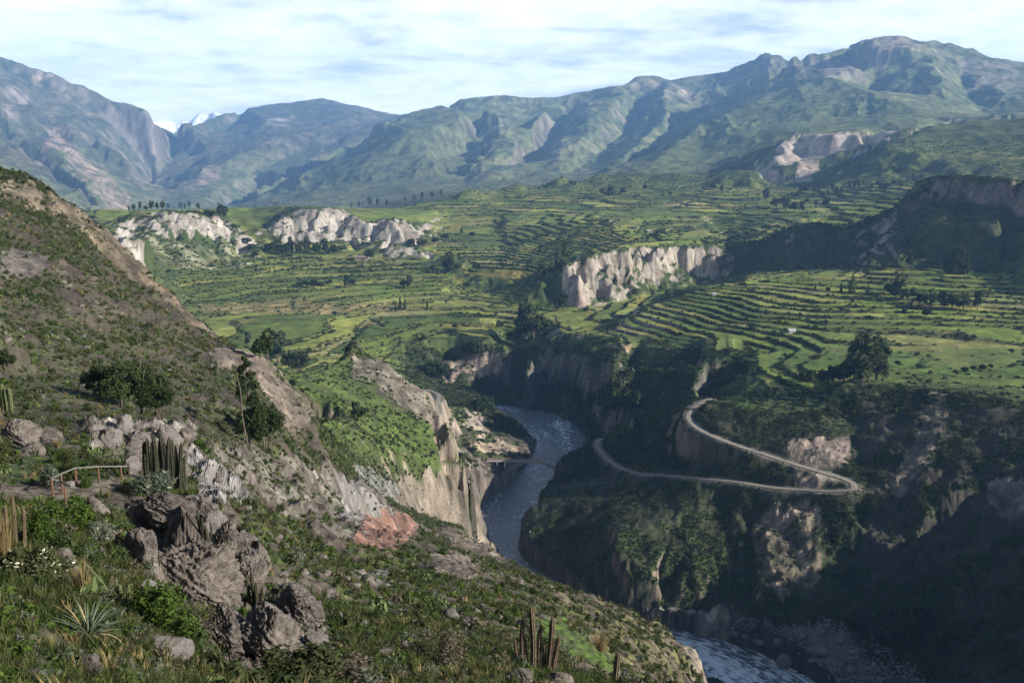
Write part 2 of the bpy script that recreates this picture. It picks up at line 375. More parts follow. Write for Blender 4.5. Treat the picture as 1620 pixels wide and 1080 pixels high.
L("1240,180,5700 1300,180,5500 1360,185,5300")
L("1190,215,4900 1240,205,4800 1300,205,4600 1400,200,4300 1450,196,4300")
L("1255,100,7800 1290,108,7600 1320,108,7600 1345,100,7700 1355,110,7500", k=0.955)
L("1240,118,7500 1290,124,7300 1330,126,7300 1355,128,7100", k=1.055)
L("1345,68,8000 1345,90,7700 1360,118,7250 1370,142,6700 1400,158,6300", k=1.055)
L("1385,62,8000 1400,75,7900 1440,78,7900 1455,95,7600", k=0.955)
L("1400,100,7500 1450,112,7300 1460,130,6900")
L("1465,70,8200 1475,100,7600 1490,125,7100 1470,150,6500 1500,178,5700", k=0.955)
L("1500,75,8200 1540,95,7900 1580,105,7900 1620,110,7900")
L("1520,110,7600 1570,125,7400 1620,130,7300 1720,140,7200")
L("1520,135,7000 1540,160,6300 1560,185,5400", k=1.055)
L("1570,140,7000 1600,150,6700 1620,165,6200 1700,175,5600", k=0.955)
L("1580,185,4700 1640,180,4700 1760,176,4600")
Z("1800,4000,150 2200,4000,250 2800,3600,350")
# --- far mountains on the left
L("-300,60,11500 -120,75,11000 -30,85,10800 0,87,10800 20,92,10800 45,102,10700 60,109,10700 85,112,10600 110,124,10600 150,139,10500 180,155,10400 212,165,10300 245,171,10200 252,180,10200 258,186,10300 285,193,10800 300,200,11000",
  back=[(1.05, -150), (1.2, -500)])
L("300,200,11000 290,225,10400 262,262,9600 240,292,9000 222,318,8300", k=1.055)
L("40,130,10000 100,150,9900 160,185,9800 220,215,9700 250,240,9500", k=1.055)
L("0,150,9400 50,165,9300 100,190,9200 150,215,9000 200,245,8800 215,290,8200", k=0.955)
L("15,205,8700 60,235,8000 90,262,7400 130,300,6700 165,328,6000", k=0.955)
L("60,205,8600 78,210,8400 90,212,8300 108,228,8000 130,248,7500 150,268,7100 175,292,6700 200,318,6200 212,330,6000", k=1.055)
L("82,228,8000 100,255,7500 120,275,7000 140,305,6500", k=0.955)
L("130,225,8500 160,255,8000 190,285,7500 210,310,6900", k=1.055)
L("-300,180,7800 0,195,7400 30,225,7000 60,250,6600 100,285,6100 140,318,5600 170,336,5200", back=[(1.04, -60), (1.1, -120)])
L("-300,240,6000 0,260,5800 60,300,5200 120,335,4600")
L("272,190,14000 288,184,14000 308,178,14000 320,174,14000 332,175,14000 347,180,14000", back=[(1.1, -400)])
Z("-300,14000,400 100,14000,400 230,13800,600 262,14000,690 360,14000,690 400,13800,600 600,14000,400 1000,14000,400 1600,14000,500 2600,14000,500")
L("300,200,11800 345,181,12300 372,172,12500 400,168,12600 440,163,12700 470,159,12700 495,155,12700 512,153,12700 530,158,12600 545,162,12600 570,166,12500 592,173,12400 615,178,12300 640,183,12200 720,190,12000",
  back=[(1.05, -150), (1.2, -500)])
L("440,163,12700 400,180,12200 350,210,11400 310,228,10800 285,250,10300 255,282,9600 235,305,9000 222,320,8500", k=1.055)
L("470,200,11600 420,198,11600 375,222,10900 330,250,10200 290,280,9500 250,308,8700", k=0.955)
L("560,200,11300 500,205,10900 450,215,10400 410,228,10000 370,248,9500 320,275,8900 275,300,8300 245,325,7500", k=0.955)
L("520,235,9800 470,240,9700 420,265,9000 370,290,8300 320,315,7400")
L("600,200,10300 550,225,9700 500,250,9000 450,275,8300 400,300,7700")
L("250,330,6600 300,331,6300 360,328,6100")
Z("0,3800,-150 150,4000,-170 250,4500,-190 350,4800,-195 450,4200,-190 550,4000,-180")
Z("-900,1500,40 -900,3000,300 -900,6000,800 -900,12000,1000 -900,14700,0 0,14900,-500 800,14900,-500 1600,14900,-500 3200,14700,-500 3200,12000,500")
# --- high ground to the right of the picture: its shadow fills the side canyon
Z("1700,640,-148 1760,560,-160 1820,500,-168 1900,470,-168 2100,430,-150 2500,400,-110 3200,380,-95")
Z("1760,470,-190 1900,420,-170 2200,380,-145")
Z("1800,700,-158 1900,700,-152 2100,640,-140 2500,600,-100 3200,600,-80")
Z("1800,1000,-152 1950,1000,-142 2200,1000,-110 3200,1000,-10")
Z("1900,1500,-40 2400,1600,20 3200,1600,100 1800,2400,-20 2400,2600,100")
# ------------------------------------------------------------------ land: triangulate the survey, rasterise, erode
TH0, TH1, NT = -0.86, 1.01, 1150
LR0, LR1, NL = math.log(2.6), math.log(14800.0), 2300
def make_raster():
    key = {}
    for th, lr, z in CT:
        key[(round(th * 2500), round(lr * 1200))] = (th, lr, z)
    pts = list(key.values())
    v2 = [Vector((p[0] * 2.0, p[1])) for p in pts]
    r = delaunay_2d_cdt(v2, [], [], 0, 1e-7)
    vo, faces, orig = r[0], r[2], r[3]
    P = np.array([(v[0] / 2.0, v[1]) for v in vo]); zz = np.array([pts[o[0]][2] if o else 0.0 for o in orig])
    gt = (P[:, 0] - TH0) / (TH1 - TH0) * (NT - 1); gl = (P[:, 1] - LR0) / (LR1 - LR0) * (NL - 1)
    G = np.full((NL, NT), np.nan, dtype=np.float32)
    for f in faces:
        a, b, c = f
        x = gt[[a, b, c]]; y = gl[[a, b, c]]; z = zz[[a, b, c]]
        x0, x1 = max(0, int(math.ceil(x.min() - 1e-6))), min(NT - 1, int(x.max()))
        y0, y1 = max(0, int(math.ceil(y.min() - 1e-6))), min(NL - 1, int(y.max()))
        if x1 < x0 or y1 < y0: continue
        d = (y[1] - y[2]) * (x[0] - x[2]) + (x[2] - x[1]) * (y[0] - y[2])
        if abs(d) < 1e-12: continue
        X, Y = np.meshgrid(np.arange(x0, x1 + 1), np.arange(y0, y1 + 1))
        w0 = ((y[1] - y[2]) * (X - x[2]) + (x[2] - x[1]) * (Y - y[2])) / d
        w1 = ((y[2] - y[0]) * (X - x[2]) + (x[0] - x[2]) * (Y - y[2])) / d
        w2 = 1 - w0 - w1
        m = (w0 >= -1e-6) & (w1 >= -1e-6) & (w2 >= -1e-6)
        sub = G[y0:y1 + 1, x0:x1 + 1]
        val = w0 * z[0] + w1 * z[1] + w2 * z[2]
        sub[m] = val[m]
    for _ in range(NT):                                   # fill the rim outside the survey from its neighbours
        bad = np.isnan(G)
        if not bad.any(): break
        k = bad[:, 1:] & ~bad[:, :-1]; G[:, 1:][k] = G[:, :-1][k]; bad = np.isnan(G)
        k = bad[:, :-1] & ~bad[:, 1:]; G[:, :-1][k] = G[:, 1:][k]; bad = np.isnan(G)
        k = bad[1:] & ~bad[:-1]; G[1:][k] = G[:-1][k]; bad = np.isnan(G)
        k = bad[:-1] & ~bad[1:]; G[:-1][k] = G[1:][k]
    return G
def blur(G, s, ax):
    r = int(3 * s + 1); k = np.exp(-0.5 * (np.arange(-r, r + 1) / s) ** 2); k /= k.sum()
    pad = [(0, 0), (0, 0)]; pad[ax] = (r, r); H = np.pad(G, pad, mode='edge'); out = np.zeros_like(G)
    for i, w in enumerate(k):
        sl = [slice(None), slice(None)]; sl[ax] = slice(i, i + G.shape[ax]); out += np.float32(w) * H[tuple(sl)]
    return out
RAW = make_raster()
RAW = blur(blur(RAW, 1.1, 0), 1.0, 1)
def samp(G, th, lr):
    a = np.clip((th - TH0) / (TH1 - TH0) * (NT - 1), 0, NT - 1.001); b = np.clip((lr - LR0) / (LR1 - LR0) * (NL - 1), 0, NL - 1.001)
    i = a.astype(np.int32); j = b.astype(np.int32); fa = (a - i).astype(np.float32); fb = (b - j).astype(np.float32)
    return (G[j, i] * (1 - fa) + G[j, i + 1] * fa) * (1 - fb) + (G[j + 1, i] * (1 - fa) + G[j + 1, i + 1] * fa) * fb

def catmull(pts, n):
    pts = np.array(pts, dtype=float); P = np.vstack([2 * pts[0] - pts[1], pts, 2 * pts[-1] - pts[-2]]); out = []
    for i in range(1, len(P) - 2):
        t = np.linspace(0, 1, n, endpoint=False)[:, None]
        p0, p1, p2, p3 = P[i - 1], P[i], P[i + 1], P[i + 2]
        out.append(0.5 * ((2 * p1) + (-p0 + p2) * t + (2 * p0 - 5 * p1 + 4 * p2 - p3) * t ** 2 + (-p0 + 3 * p1 - 3 * p2 + p3) * t ** 3))
    out.append(pts[-1:]); return np.vstack(out)
def near_path(x, y, path, reach):
    """distance to a polyline and the height of its nearest point, only inside the reach"""
    d = np.full(x.shape, 1e9, dtype=np.float32); zz = np.zeros(x.shape, dtype=np.float32); ww = np.zeros(x.shape, dtype=np.float32)
    sel = (x > path[:, 0].min() - reach) & (x < path[:, 0].max() + reach) & (y > path[:, 1].min() - reach) & (y < path[:, 1].max() + reach)
    idx = np.nonzero(sel)[0]; xs, ys = x[idx], y[idx]; dd = d[idx]; hz = zz[idx]; hw = ww[idx]
    for a, b in zip(path[:-1], path[1:]):
        ex, ey = b[0] - a[0], b[1] - a[1]; l2 = ex * ex + ey * ey + 1e-9
        t = np.clip(((xs - a[0]) * ex + (ys - a[1]) * ey) / l2, 0, 1)
        q = np.hypot(xs - a[0] - t * ex, ys - a[1] - t * ey); k = q < dd
        dd[k] = q[k]; hz[k] = (a[2] + t * (b[2] - a[2]))[k]
        if path.shape[1] > 3: hw[k] = (a[3] + t * (b[3] - a[3]))[k]
    d[idx] = dd; zz[idx] = hz; ww[idx] = hw
    return d, zz, ww
def path_from(txt, n=6):
    return catmull([world_pt(*[float(v) for v in w.split(',')]) for w in txt.split()], n)
ROAD_A = path_from("1125,630,675 1110,636,662 1094,648,650 1089,660,638 1102,676,622 1130,690,606 1170,705,592 1210,718,581 1250,731,572 1290,743,565 1325,753,560 1348,763,553 1349,772,546 1322,776,543 1270,774,547 1220,770,552 1170,762,560 1120,757,571 1060,752,590 1010,748,614 980,738,638 960,725,662 948,711,680 944,702,692 950,694,704 946,694,716 930,706,718 905,722,708 886,731,700")
ROAD_B = path_from("744,724,700 728,712,712 714,697,716 702,680,706 696,665,704 691,650,712 690,638,724 694,628,745 690,622,780 675,615,830")
def rivpath():
    L_ = "815,662,880 838,685,838 846,700,808 838,735,745 832,762,702 800,790,664 775,822,622 762,838,602 790,875,562"
    R_ = "890,664,888 926,690,830 925,702,808 900,727,762 886,742,738 850,772,692 836,792,662 828,828,614 824,872,566"
    l = [world_pt(*map(float, w.split(','))) for w in L_.split()]; r = [world_pt(*map(float, w.split(','))) for w in R_.split()]
    c = [((a[0] + b[0]) / 2, (a[1] + b[1]) / 2, (a[2] + b[2]) / 2, math.hypot(a[0] - b[0], a[1] - b[1]) / 2 * .93) for a, b in zip(l, r)]
    # upstream reach, then the hidden reach under the crest and the stretch at the lower right
    up = [world_pt(*p) for p in ((690, 646, 960), (755, 647, 935), (795, 648, 920))]
    c = [(up[0][0], up[0][1], c[0][2] + 1.6, 5), (up[1][0], up[1][1], c[0][2] + 1.1, 6), (up[2][0], up[2][1], c[0][2] + .5, 14)] + c
    for px, R, z, w in ((850, 520, -249.6, 14), (930, 474, -250.4, 17), (1030, 462, -251.2, 17), (1130, 456, -252, 17), (1210, 444, -253, 21), (1300, 424, -254.3, 24), (1400, 395, -256, 22), (1700, 380, -258, 22), (2100, 375, -259, 22)):
        th = ray(px, 265)[0]; c.append((R * math.sin(th), R * math.cos(th), CAMZ + z, w))
    c = np.array(c); c[:, 2] = np.minimum.accumulate(np.clip(c[:, 2], CAMZ - 260, CAMZ - 247.0))
    return catmull(c, 5)
RIVER = rivpath()

# columns: one per picture column in view, coarser beside it
th_in = np.array([math.atan((p - CX) / F_PX / (_cp)) for p in np.linspace(-60, 1680, int(1150 * QUAL))])
dth = th_in[1] - th_in[0]
lft = np.linspace(-0.80, th_in[0], int(90 * QUAL), endpoint=False); rgt = np.linspace(th_in[-1], 1.0, int(170 * QUAL) + 1)[1:]
TH = np.concatenate([lft, th_in, rgt]).astype(np.float64); NC = len(TH)
NR = int(2700 * QUAL)
# rows: crowded where the land turns its face to the viewer
lr_f = np.linspace(math.log(4.0), math.log(14600.0), 2400)
prof = samp(RAW, TH[None, :] + 0 * lr_f[:, None], lr_f[:, None] + 0 * TH[None, :])
Rf = np.exp(lr_f)[:, None]
dz = np.abs(np.diff(prof, axis=0)) / Rf[:-1]; dl = (lr_f[1] - lr_f[0])
elev = prof / Rf
vis = np.maximum.accumulate(elev, axis=0)
seen = np.clip((elev - vis + 0.02) / 0.02, 0.0, 1)[:-1]
w = (dl * 0.05 + dz * 1.0) * (0.30 + 0.70 * seen) + dl * 0.012
Yf = Rf[:-1]
w = w + dl * 0.42 * sstep(620, 800, Yf) * sstep(3200, 2600, Yf) * (prof[:-1] > -222) * (0.3 + 0.7 * seen)
w = blur(blur(w.astype(np.float32), 80 * QUAL, 1), 8, 0)
cw = np.vstack([np.zeros((1, NC)), np.cumsum(w, axis=0)])
LR = np.empty((NR, NC))
for j in range(NC):
    LR[:, j] = np.interp(np.linspace(0, cw[-1, j], NR), cw[:, j], lr_f)
THG = np.broadcast_to(TH[None, :], (NR, NC)).ravel(); LRG = LR.ravel(); RG = np.exp(LRG)
X = RG * np.sin(THG); Y = RG * np.cos(THG)

BASE = samp(RAW, THG, LRG)
_e = 0.012
def slope_of(G, th, lr):
    R = np.exp(lr)
    gr = (samp(G, th, lr + _e) - samp(G, th, lr - _e)) / (2 * _e * R)
    gt_ = (samp(G, th + _e, lr) - samp(G, th - _e, lr)) / (2 * _e * R)
    return np.hypot(gr, gt_)
SL0 = slope_of(RAW, THG, LRG)
PX0, PY0 = project(X, Y, BASE + CAMZ)

def poly(txt, r0=0, r1=1e9, soft=0):
    """points of the land inside an outline (picture bearings) and a range of ground distance"""
    P = [tuple(float(v) for v in w.split(',')) for w in txt.split()]
    m = np.zeros(PX0.shape, dtype=bool)
    xs = [p[0] for p in P]; ys = [p[1] for p in P]
    idx = np.nonzero((RG > r0) & (RG < r1) & (PX0 > min(xs)) & (PX0 < max(xs)) & (PY0 > min(ys)) & (PY0 < max(ys)))[0]
    wob = 7.0
    ax = PX0[idx] + wob * WOB1[idx]; ay = PY0[idx] + 0.6 * wob * WOB2[idx]; ins = np.zeros(idx.shape, dtype=bool)
    for (x0, y0), (x1, y1) in zip(P, P[1:] + P[:1]):
        if y0 == y1: continue
        c = ((y0 > ay) != (y1 > ay)) & (ax < (x1 - x0) * (ay - y0) / (y1 - y0) + x0); ins ^= c
    m[idx] = ins
    return m.astype(np.float32)
# fractal detail: octaves of fixed size in metres, each alive where it is neither too coarse nor too fine to see
WX = np.zeros_like(X, dtype=np.float32); WY = np.zeros_like(WX); ZN = np.zeros_like(WX); WOB1 = np.zeros_like(WX); WOB2 = np.zeros_like(WX)
ROUGH = np.ones_like(WX)
flat = sstep(0.42, 0.16, SL0) * sstep(600, 760, RG) * sstep(3000, 2500, RG) * (BASE > -222)
ROUGH *= 1 - 0.86 * flat
ROUGH *= 1 - .7 * ((RG > 1200) & (RG < 1500) & (PX0 > 1480))
RIDGE = sstep(3800, 5200, RG)
FLUTE = ((RG > 1190) & (RG < 2050) & (SL0 > .5) & (PX0 < 1160)).astype(np.float32); FLUTE = blur(blur(FLUTE.reshape(NR, NC), 5, 0), 5, 1).ravel()
for k in range(-1, 12):
    lam = 2.0 ** k; q = lam / RG
    win = sstep(0.0028, 0.006, q) * sstep(0.075, 0.03, q)
    idx = np.nonzero(win > 0.003)[0]
    if len(idx) == 0: continue
    x = X[idx] / lam; y = Y[idx] / lam; wv = (win[idx] * lam).astype(np.float32)
    n1 = perlin(x + 3.1, y - 7.7, 20 + k); n2 = perlin(x - 11.3, y + 5.2, 50 + k)
    rg = RIDGE[idx]; fq = FLUTE[idx]
    n1 = n1 * (1 - fq) + fq * (.6 * n1 + .4 * np.floor(n1 * 5 + .5) / 5); n2 = n2 * (1 - fq) + fq * (.6 * n2 + .4 * np.floor(n2 * 5 + .5) / 5)
    if 3 <= k <= 5: wv = wv * (1 + FLUTE[idx] * (.9, 1.0, .7)[k - 3])
    WX[idx] += n1 * wv * (0.30 - 0.17 * rg); WY[idx] += n2 * wv * (0.30 - 0.17 * rg)
    WOB1[idx] += n1 * win[idx]; WOB2[idx] += n2 * win[idx]
    n3 = perlin(x + 19.7, y + 2.9, 80 + k)
    ridged = 0.55 - np.abs(n3) * 1.7
    sl = np.clip(SL0[idx] * 1.2, 0.25, 1.0)
    ZN[idx] += wv * ROUGH[idx] * sl * (n3 * 0.085 * (1 - rg) + ridged * 0.085 * rg)
# ravines down the faces of the great ranges
i_ = np.nonzero(RIDGE > .02)[0]
for lam, am in ((620., .10), (300., .13), (150., .13), (80., .10)):
    tq = THG[i_] * 7500 + WX[i_] * 1.2; g_ = perlin(tq / lam + 3.3, RG[i_] / (lam * 4.5) + .15 * WY[i_] / lam, 700 + int(lam)); ZN[i_] += RIDGE[i_] * lam * am * (.4 - np.sqrt(np.abs(g_)) ) * np.clip(SL0[i_] * 2.2, 0, 1) * np.clip(.6 + perlin(X[i_] / 900, Y[i_] / 900, 77) * 1.5, 0, 1.4)
LRW = 0.5 * np.log((X + WX) ** 2 + (Y + WY) ** 2); THW = np.arctan2(X + WX, Y + WY)
keep = 1 - 0.75 * flat
keep *= 1 - .6 * (sstep(1240, 1270, RG) * sstep(1560, 1500, RG) * (PX0 > 1160))
keep *= 1 - .55 * ((RG > 235) & (RG < 445) & (PX0 > 540) & (PX0 < 745))
keep *= 1 - .65 * (sstep(740, 800, RG) * sstep(1120, 1040, RG) * (PX0 > 640) * (PX0 < 1200))
H = samp(RAW, THG + (THW - THG) * keep, LRG + (LRW - LRG) * keep) + ZN

# crags of the near outcrops
CRAG = np.maximum(poly("195,795 330,790 400,860 470,930 560,1075 330,1075 335,960 250,940 225,860", 26, 75), poly("135,662 312,664 330,700 400,800 330,800 270,745 135,715", 54, 135))
CRAG = np.maximum(CRAG, .6 * poly("330,700 520,740 640,800 640,850 540,850 440,830 360,770", 70, 260))
CRAG = np.maximum(CRAG, .42 * ((RG > 425) & (RG < 640) & (PX0 > 830) & (BASE < -152)))
CRAG = blur(blur(CRAG.reshape(NR, NC), 4, 0), 4, 1).ravel()
ii = np.nonzero(CRAG > .01)[0]
for lam in (6.0, 3.1, 1.6, .8, .42):
    n_ = perlin(X[ii] / lam + 5.5, Y[ii] / lam * .8 - 3.3, 500 + int(lam * 10)); fl = np.floor(n_ * 4) / 4
    H[ii] += (CRAG[ii] * lam * (.22 * (.4 - np.abs(n_) * 1.4) + .16 * fl)).astype(np.float32)

# terraces: the gentle ground is cut into steps that follow the contours
hstep = np.where(RG < 1750, np.where(PX0 < 880, 2.8, 2.7), 5.5)
lev = BASE + fbm(X * .45, Y, 170, 3, 201) * 1.9 * np.where(RG < 1750, 1, 2.0) + fbm(X * .5, Y, 45, 2, 207) * 0.35 + (PX0 > 880) * fbm(X * .6, Y, 75, 2, 209) * .7
u_ = lev / hstep; n_ = np.floor(u_); f_ = u_ - n_
stair = n_ + sstep(0.84, 0.97, f_)
TERR = flat * sstep(0.03, 0.06, SL0)
TERR *= 1 - poly("150,325 690,325 690,420 600,408 480,402 380,400 250,398 150,420", 1250, 2300)
TERR *= .62 + .38 * sstep(-.25, .05, perlin(X / 60, Y / 25, 217))
H = H + TERR * (hstep * stair - lev)
RISER = TERR * sstep(0.66, 0.76, f_)
CELLI = n_.astype(np.int64); 
xr = X + fbm(X, Y, 90, 2, 211) * 30
cl = 55 + 90 * rnd(CELLI, 0 * CELLI, 5)
CELLJ = np.floor(xr / cl + 10 * rnd(CELLI, 0 * CELLI + 1, 6)).astype(np.int64)
# roads are benched into the slopes, the river runs in its bed
Z_ = H + CAMZ
for path in (ROAD_A, ROAD_B):
    d, hz, _ = near_path(X, Y, path, 16.0)
    t = sstep(9.0, 3.6, d); Z_ = Z_ * (1 - t) + (hz - 0.5) * t
d, hz, hw = near_path(X, Y, RIVER, 70.0)
t = sstep(9.0, 0.0, d - hw); bank = hz + np.maximum(d - hw, -4) * 0.9 - 0.5
Z_ = np.where(d < 1e8, np.where(d < hw, np.minimum(Z_, hz - 0.6 - 1.5 * sstep(0, 5, hw - d)), np.maximum(Z_, hz + 0.25)), Z_)
RIVD = d - hw
print("land", NR, NC, len(CT), flush=True)
# ------------------------------------------------------------------ what covers the land (albedo, with shade and sun worked into a few covers)
Zg = Z_.reshape(NR, NC); Xg = X.reshape(NR, NC); Yg = Y.reshape(NR, NC)
def grid_normals():
    P = np.stack([Xg, Yg, Zg], -1).astype(np.float32)
    du = np.empty_like(P); du[:, 1:-1] = P[:, 2:] - P[:, :-2]; du[:, 0] = P[:, 1] - P[:, 0]; du[:, -1] = P[:, -1] - P[:, -2]
    dv = np.empty_like(P); dv[1:-1] = P[2:] - P[:-2]; dv[0] = P[1] - P[0]; dv[-1] = P[-1] - P[-2]
    n = np.cross(du, dv); n /= np.linalg.norm(n, axis=-1, keepdims=True) + 1e-12
    return n.reshape(-1, 3)
NRM = grid_normals(); STEEP = 1 - np.clip(NRM[:, 2], 0, 1)       # 0 level, .3 = 45 degrees, 1 upright
n_big = np.zeros_like(WX); n_mid = np.zeros_like(WX); n_sml = np.zeros_like(WX); n_fin = np.zeros_like(WX)
for tgt, q0, sd in ((n_big, .12, 300), (n_mid, .04, 320), (n_sml, .013, 340), (n_fin, .005, 360)):
    for k in range(-1, 11):
        lam = 2.0 ** k; wdw = np.exp(-(np.log2(lam / (RG * q0))) ** 2 / 1.2); idx = np.nonzero(wdw > .05)[0]
        if len(idx): tgt[idx] += perlin(X[idx] / lam + k, Y[idx] / lam - k, sd + k) * wdw[idx]
def mixc(a, b, t):
    t = np.clip(np.asarray(t, dtype=np.float32), 0, 1)
    if t.ndim == 1: t = t[:, None]
    return np.asarray(a, np.float32) * (1 - t) + np.asarray(b, np.float32) * t
soil = mixc((.055, .045, .036), (.120, .098, .078), .5 + n_sml * .9 + n_mid * .5)
grass = mixc((.022, .034, .011), (.056, .068, .022), .5 + n_mid * .8 + n_sml * .6)
gcov = .5 + n_mid * 1.1 + n_sml * .9 + n_big * .5
COL = mixc(soil, grass, sstep(.28, .72, gcov))
ROCK = np.zeros_like(WX)
VEG = np.clip(gcov, 0, 1) * (RG < 1000)           # how thickly scrub grows
def paint(m, col, k=1.0, rock=None, veg=None, var=.25, edge=.35):
    """lay a cover over part of the land, frayed by noise; rock sets bareness, veg the scrub"""
    global COL, ROCK, VEG
    m = np.clip(m * (k + edge * (n_sml + .6 * n_mid)), 0, 1) * (m > 0)
    c = np.asarray(col, np.float32)[None, :] * (1 + var * (n_sml + n_mid))[:, None]
    COL = mixc(COL, c, m)
    if rock is not None: ROCK = ROCK * (1 - m) + rock * m
    if veg is not None: VEG = VEG * (1 - m) + veg * m
near = RG < 640
# mountains
mt = sstep(3300, 4200, RG)
up = sstep(200, 1100, BASE + 160 * n_big)
mg = mixc((.088, .108, .046), (.155, .165, .074), .5 + n_mid + .5 * n_sml)
mb = mixc((.092, .078, .060), (.138, .112, .086), .5 + n_sml + n_mid)
mcol = mixc(mg, mb, np.clip(.0 + .32 * up + .5 * n_mid + .3 * n_big, 0, 1) * .6)
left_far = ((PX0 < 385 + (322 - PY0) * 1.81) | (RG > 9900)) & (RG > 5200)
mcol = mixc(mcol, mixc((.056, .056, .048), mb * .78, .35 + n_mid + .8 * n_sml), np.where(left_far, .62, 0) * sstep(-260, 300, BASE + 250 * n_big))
COL = mixc(COL, mcol, mt); VEG *= 1 - mt
rk = .8 * sstep(.32, .54, STEEP + .16 * n_sml + .08 * n_mid)
COL = mixc(COL, mixc((.105, .088, .076), (.18, .150, .130), .5 + n_sml), rk * mt); ROCK = np.maximum(ROCK, rk * mt)
paint(poly("82,205 96,212 130,248 165,280 210,318 205,335 170,322 140,290 108,252 90,235 78,240 60,262 50,258 64,238", 5000, 10000), (.29, .215, .17), .65, 1)
paint(poly("40,118 85,120 90,130 40,128", 8000, 12000), (.34, .26, .20), .55, 1)
paint(poly("10,140 45,150 40,190 8,180", 8000, 12000), (.26, .22, .19), .4, 1)
paint(poly("300,265 345,262 350,282 300,300", 7000, 10500), (.30, .22, .17), .5, 1)
paint(poly("265,195 300,240 270,290 225,300 190,250", 7500, 11500), (.17, .14, .12), .3, 1)
paint(poly("420,188 462,185 465,200 420,202", 9000, 13000), (.30, .26, .23), .5, 1)
paint(poly("975,135 1035,116 1075,135 1130,160 1130,176 1080,165 1040,148 1000,140", 7000, 11000), (.23, .19, .145), .5, 1)
paint(poly("858,235 900,228 895,250 870,262", 5500, 8000), (.22, .19, .165), .4, 1)
paint(poly("1245,95 1300,102 1345,100 1358,126 1290,126 1240,112", 6500, 9000), (.20, .17, .145), .6, 1)
paint(poly("1360,60 1440,62 1460,76 1400,80 1370,78", 7000, 9500), (.22, .17, .13), .5, 1)
paint(poly("1480,80 1620,105 1620,160 1560,150 1500,120", 6500, 9000), (.17, .15, .13), .35, 1)
gm = poly("1045,250 1100,205 1200,160 1310,120 1390,150 1490,186 1450,200 1300,212 1240,222 1180,265 1020,270", 3500, 7200)
paint(gm, (.098, .118, .042), .7, 0)
paint(poly("640,182 735,185 745,240 690,300 480,320 400,318 520,255", 4000, 9000), (.092, .105, .046), .55, 0)
snow = (RG > 13400) & (PX0 > 200) & (PX0 < 420) & (BASE > 520 + 50 * n_mid)
COL[snow] = (.86, .88, .92); ROCK[snow] = 0
# middle distance
mid = sstep(620, 720, RG) * (1 - mt)
mgreen = mixc((.040, .058, .020), (.090, .108, .035), .5 + n_mid + .5 * n_sml)
COL = mixc(COL, mgreen, mid * sstep(-226, -214, BASE))
VEG = np.where((mid > .5), .25 + .5 * n_mid, VEG)
PAL = 1.95 * np.array([(.074, .098, .018), (.094, .116, .022), (.060, .080, .017), (.128, .132, .028), (.158, .142, .034), (.074, .088, .020),
                (.105, .106, .028), (.046, .064, .015), (.130, .118, .046), (.140, .146, .036), (.064, .078, .018), (.098, .094, .030)], np.float32)
far_green = sstep(1750, 2200, RG)
pick = (rnd(CELLI, CELLJ, 11) * len(PAL)).astype(int)
fcol = PAL[pick] * (0.85 + .3 * rnd(CELLI, CELLJ, 12))[:, None]
fcol = fcol * (1 + .22 * n_sml + .12 * n_mid)[:, None]
fld = flat * (1 - .35 * sstep(.45, .62, .5 + n_big + .3 * n_mid))
COL = mixc(COL, fcol, fld * .92)
scrubc = mixc((.022, .034, .013), (.052, .062, .024), .5 + n_sml)
COL = mixc(COL, scrubc, RISER * (.72 + .5 * n_sml))
edge_cell = np.minimum(np.abs((xr / cl + 10 * rnd(CELLI, 0 * CELLI + 1, 6)) % 1.0 - .0), 1) 
hedge = TERR * (edge_cell * cl < 2.6) * (rnd(CELLI, CELLJ, 14) < .75)
COL = mixc(COL, scrubc, hedge * .8)
VEG = np.where(flat > .5, np.clip(RISER * .9 + hedge * .9, 0, 1) * (.45 + .9 * np.clip(.5 + n_big + n_mid, 0, 1)), VEG)
# ochre and tan fields
paint(poly("300,478 480,476 640,482 660,490 520,496 330,492", 900, 1700) * flat, (.185, .145, .070), .75, 0, .1)
paint(poly("720,425 830,425 850,440 770,452 720,445", 1200, 1800) * flat, (.170, .130, .035), .8, 0, 0)
paint(poly("380,395 620,400 620,425 380,420", 1350, 1800) * flat, (.125, .140, .040), .5, 0)
paint(poly("962,543 1000,543 1004,552 960,553", 700, 1100), (.24, .175, .105), .9, 0, 0)
paint(poly("1285,552 1340,553 1338,560 1284,558", 650, 1100), (.19, .17, .085), .9, 0, 0)
paint(poly("1120,555 1180,545 1340,555 1350,580 1300,585 1200,582", 650, 1000), (.075, .115, .026), .6, 0, .02)
paint(poly("1400,560 1620,545 1620,640 1500,615 1380,603", 600, 900), (.085, .125, .028), .62, 0, .03)
paint(poly("1440,425 1620,400 1620,428 1440,446", 1000, 1700), (.11, .15, .034), .7, 0, .02)
paint(poly("640,604 700,600 800,620 850,640 800,640 700,625 640,620", 880, 1060), (.058, .112, .020), 1, 0, 0)
paint(poly("760,632 860,645 930,668 850,660 780,645", 820, 1000), (.120, .120, .045), .5, 0, .35)
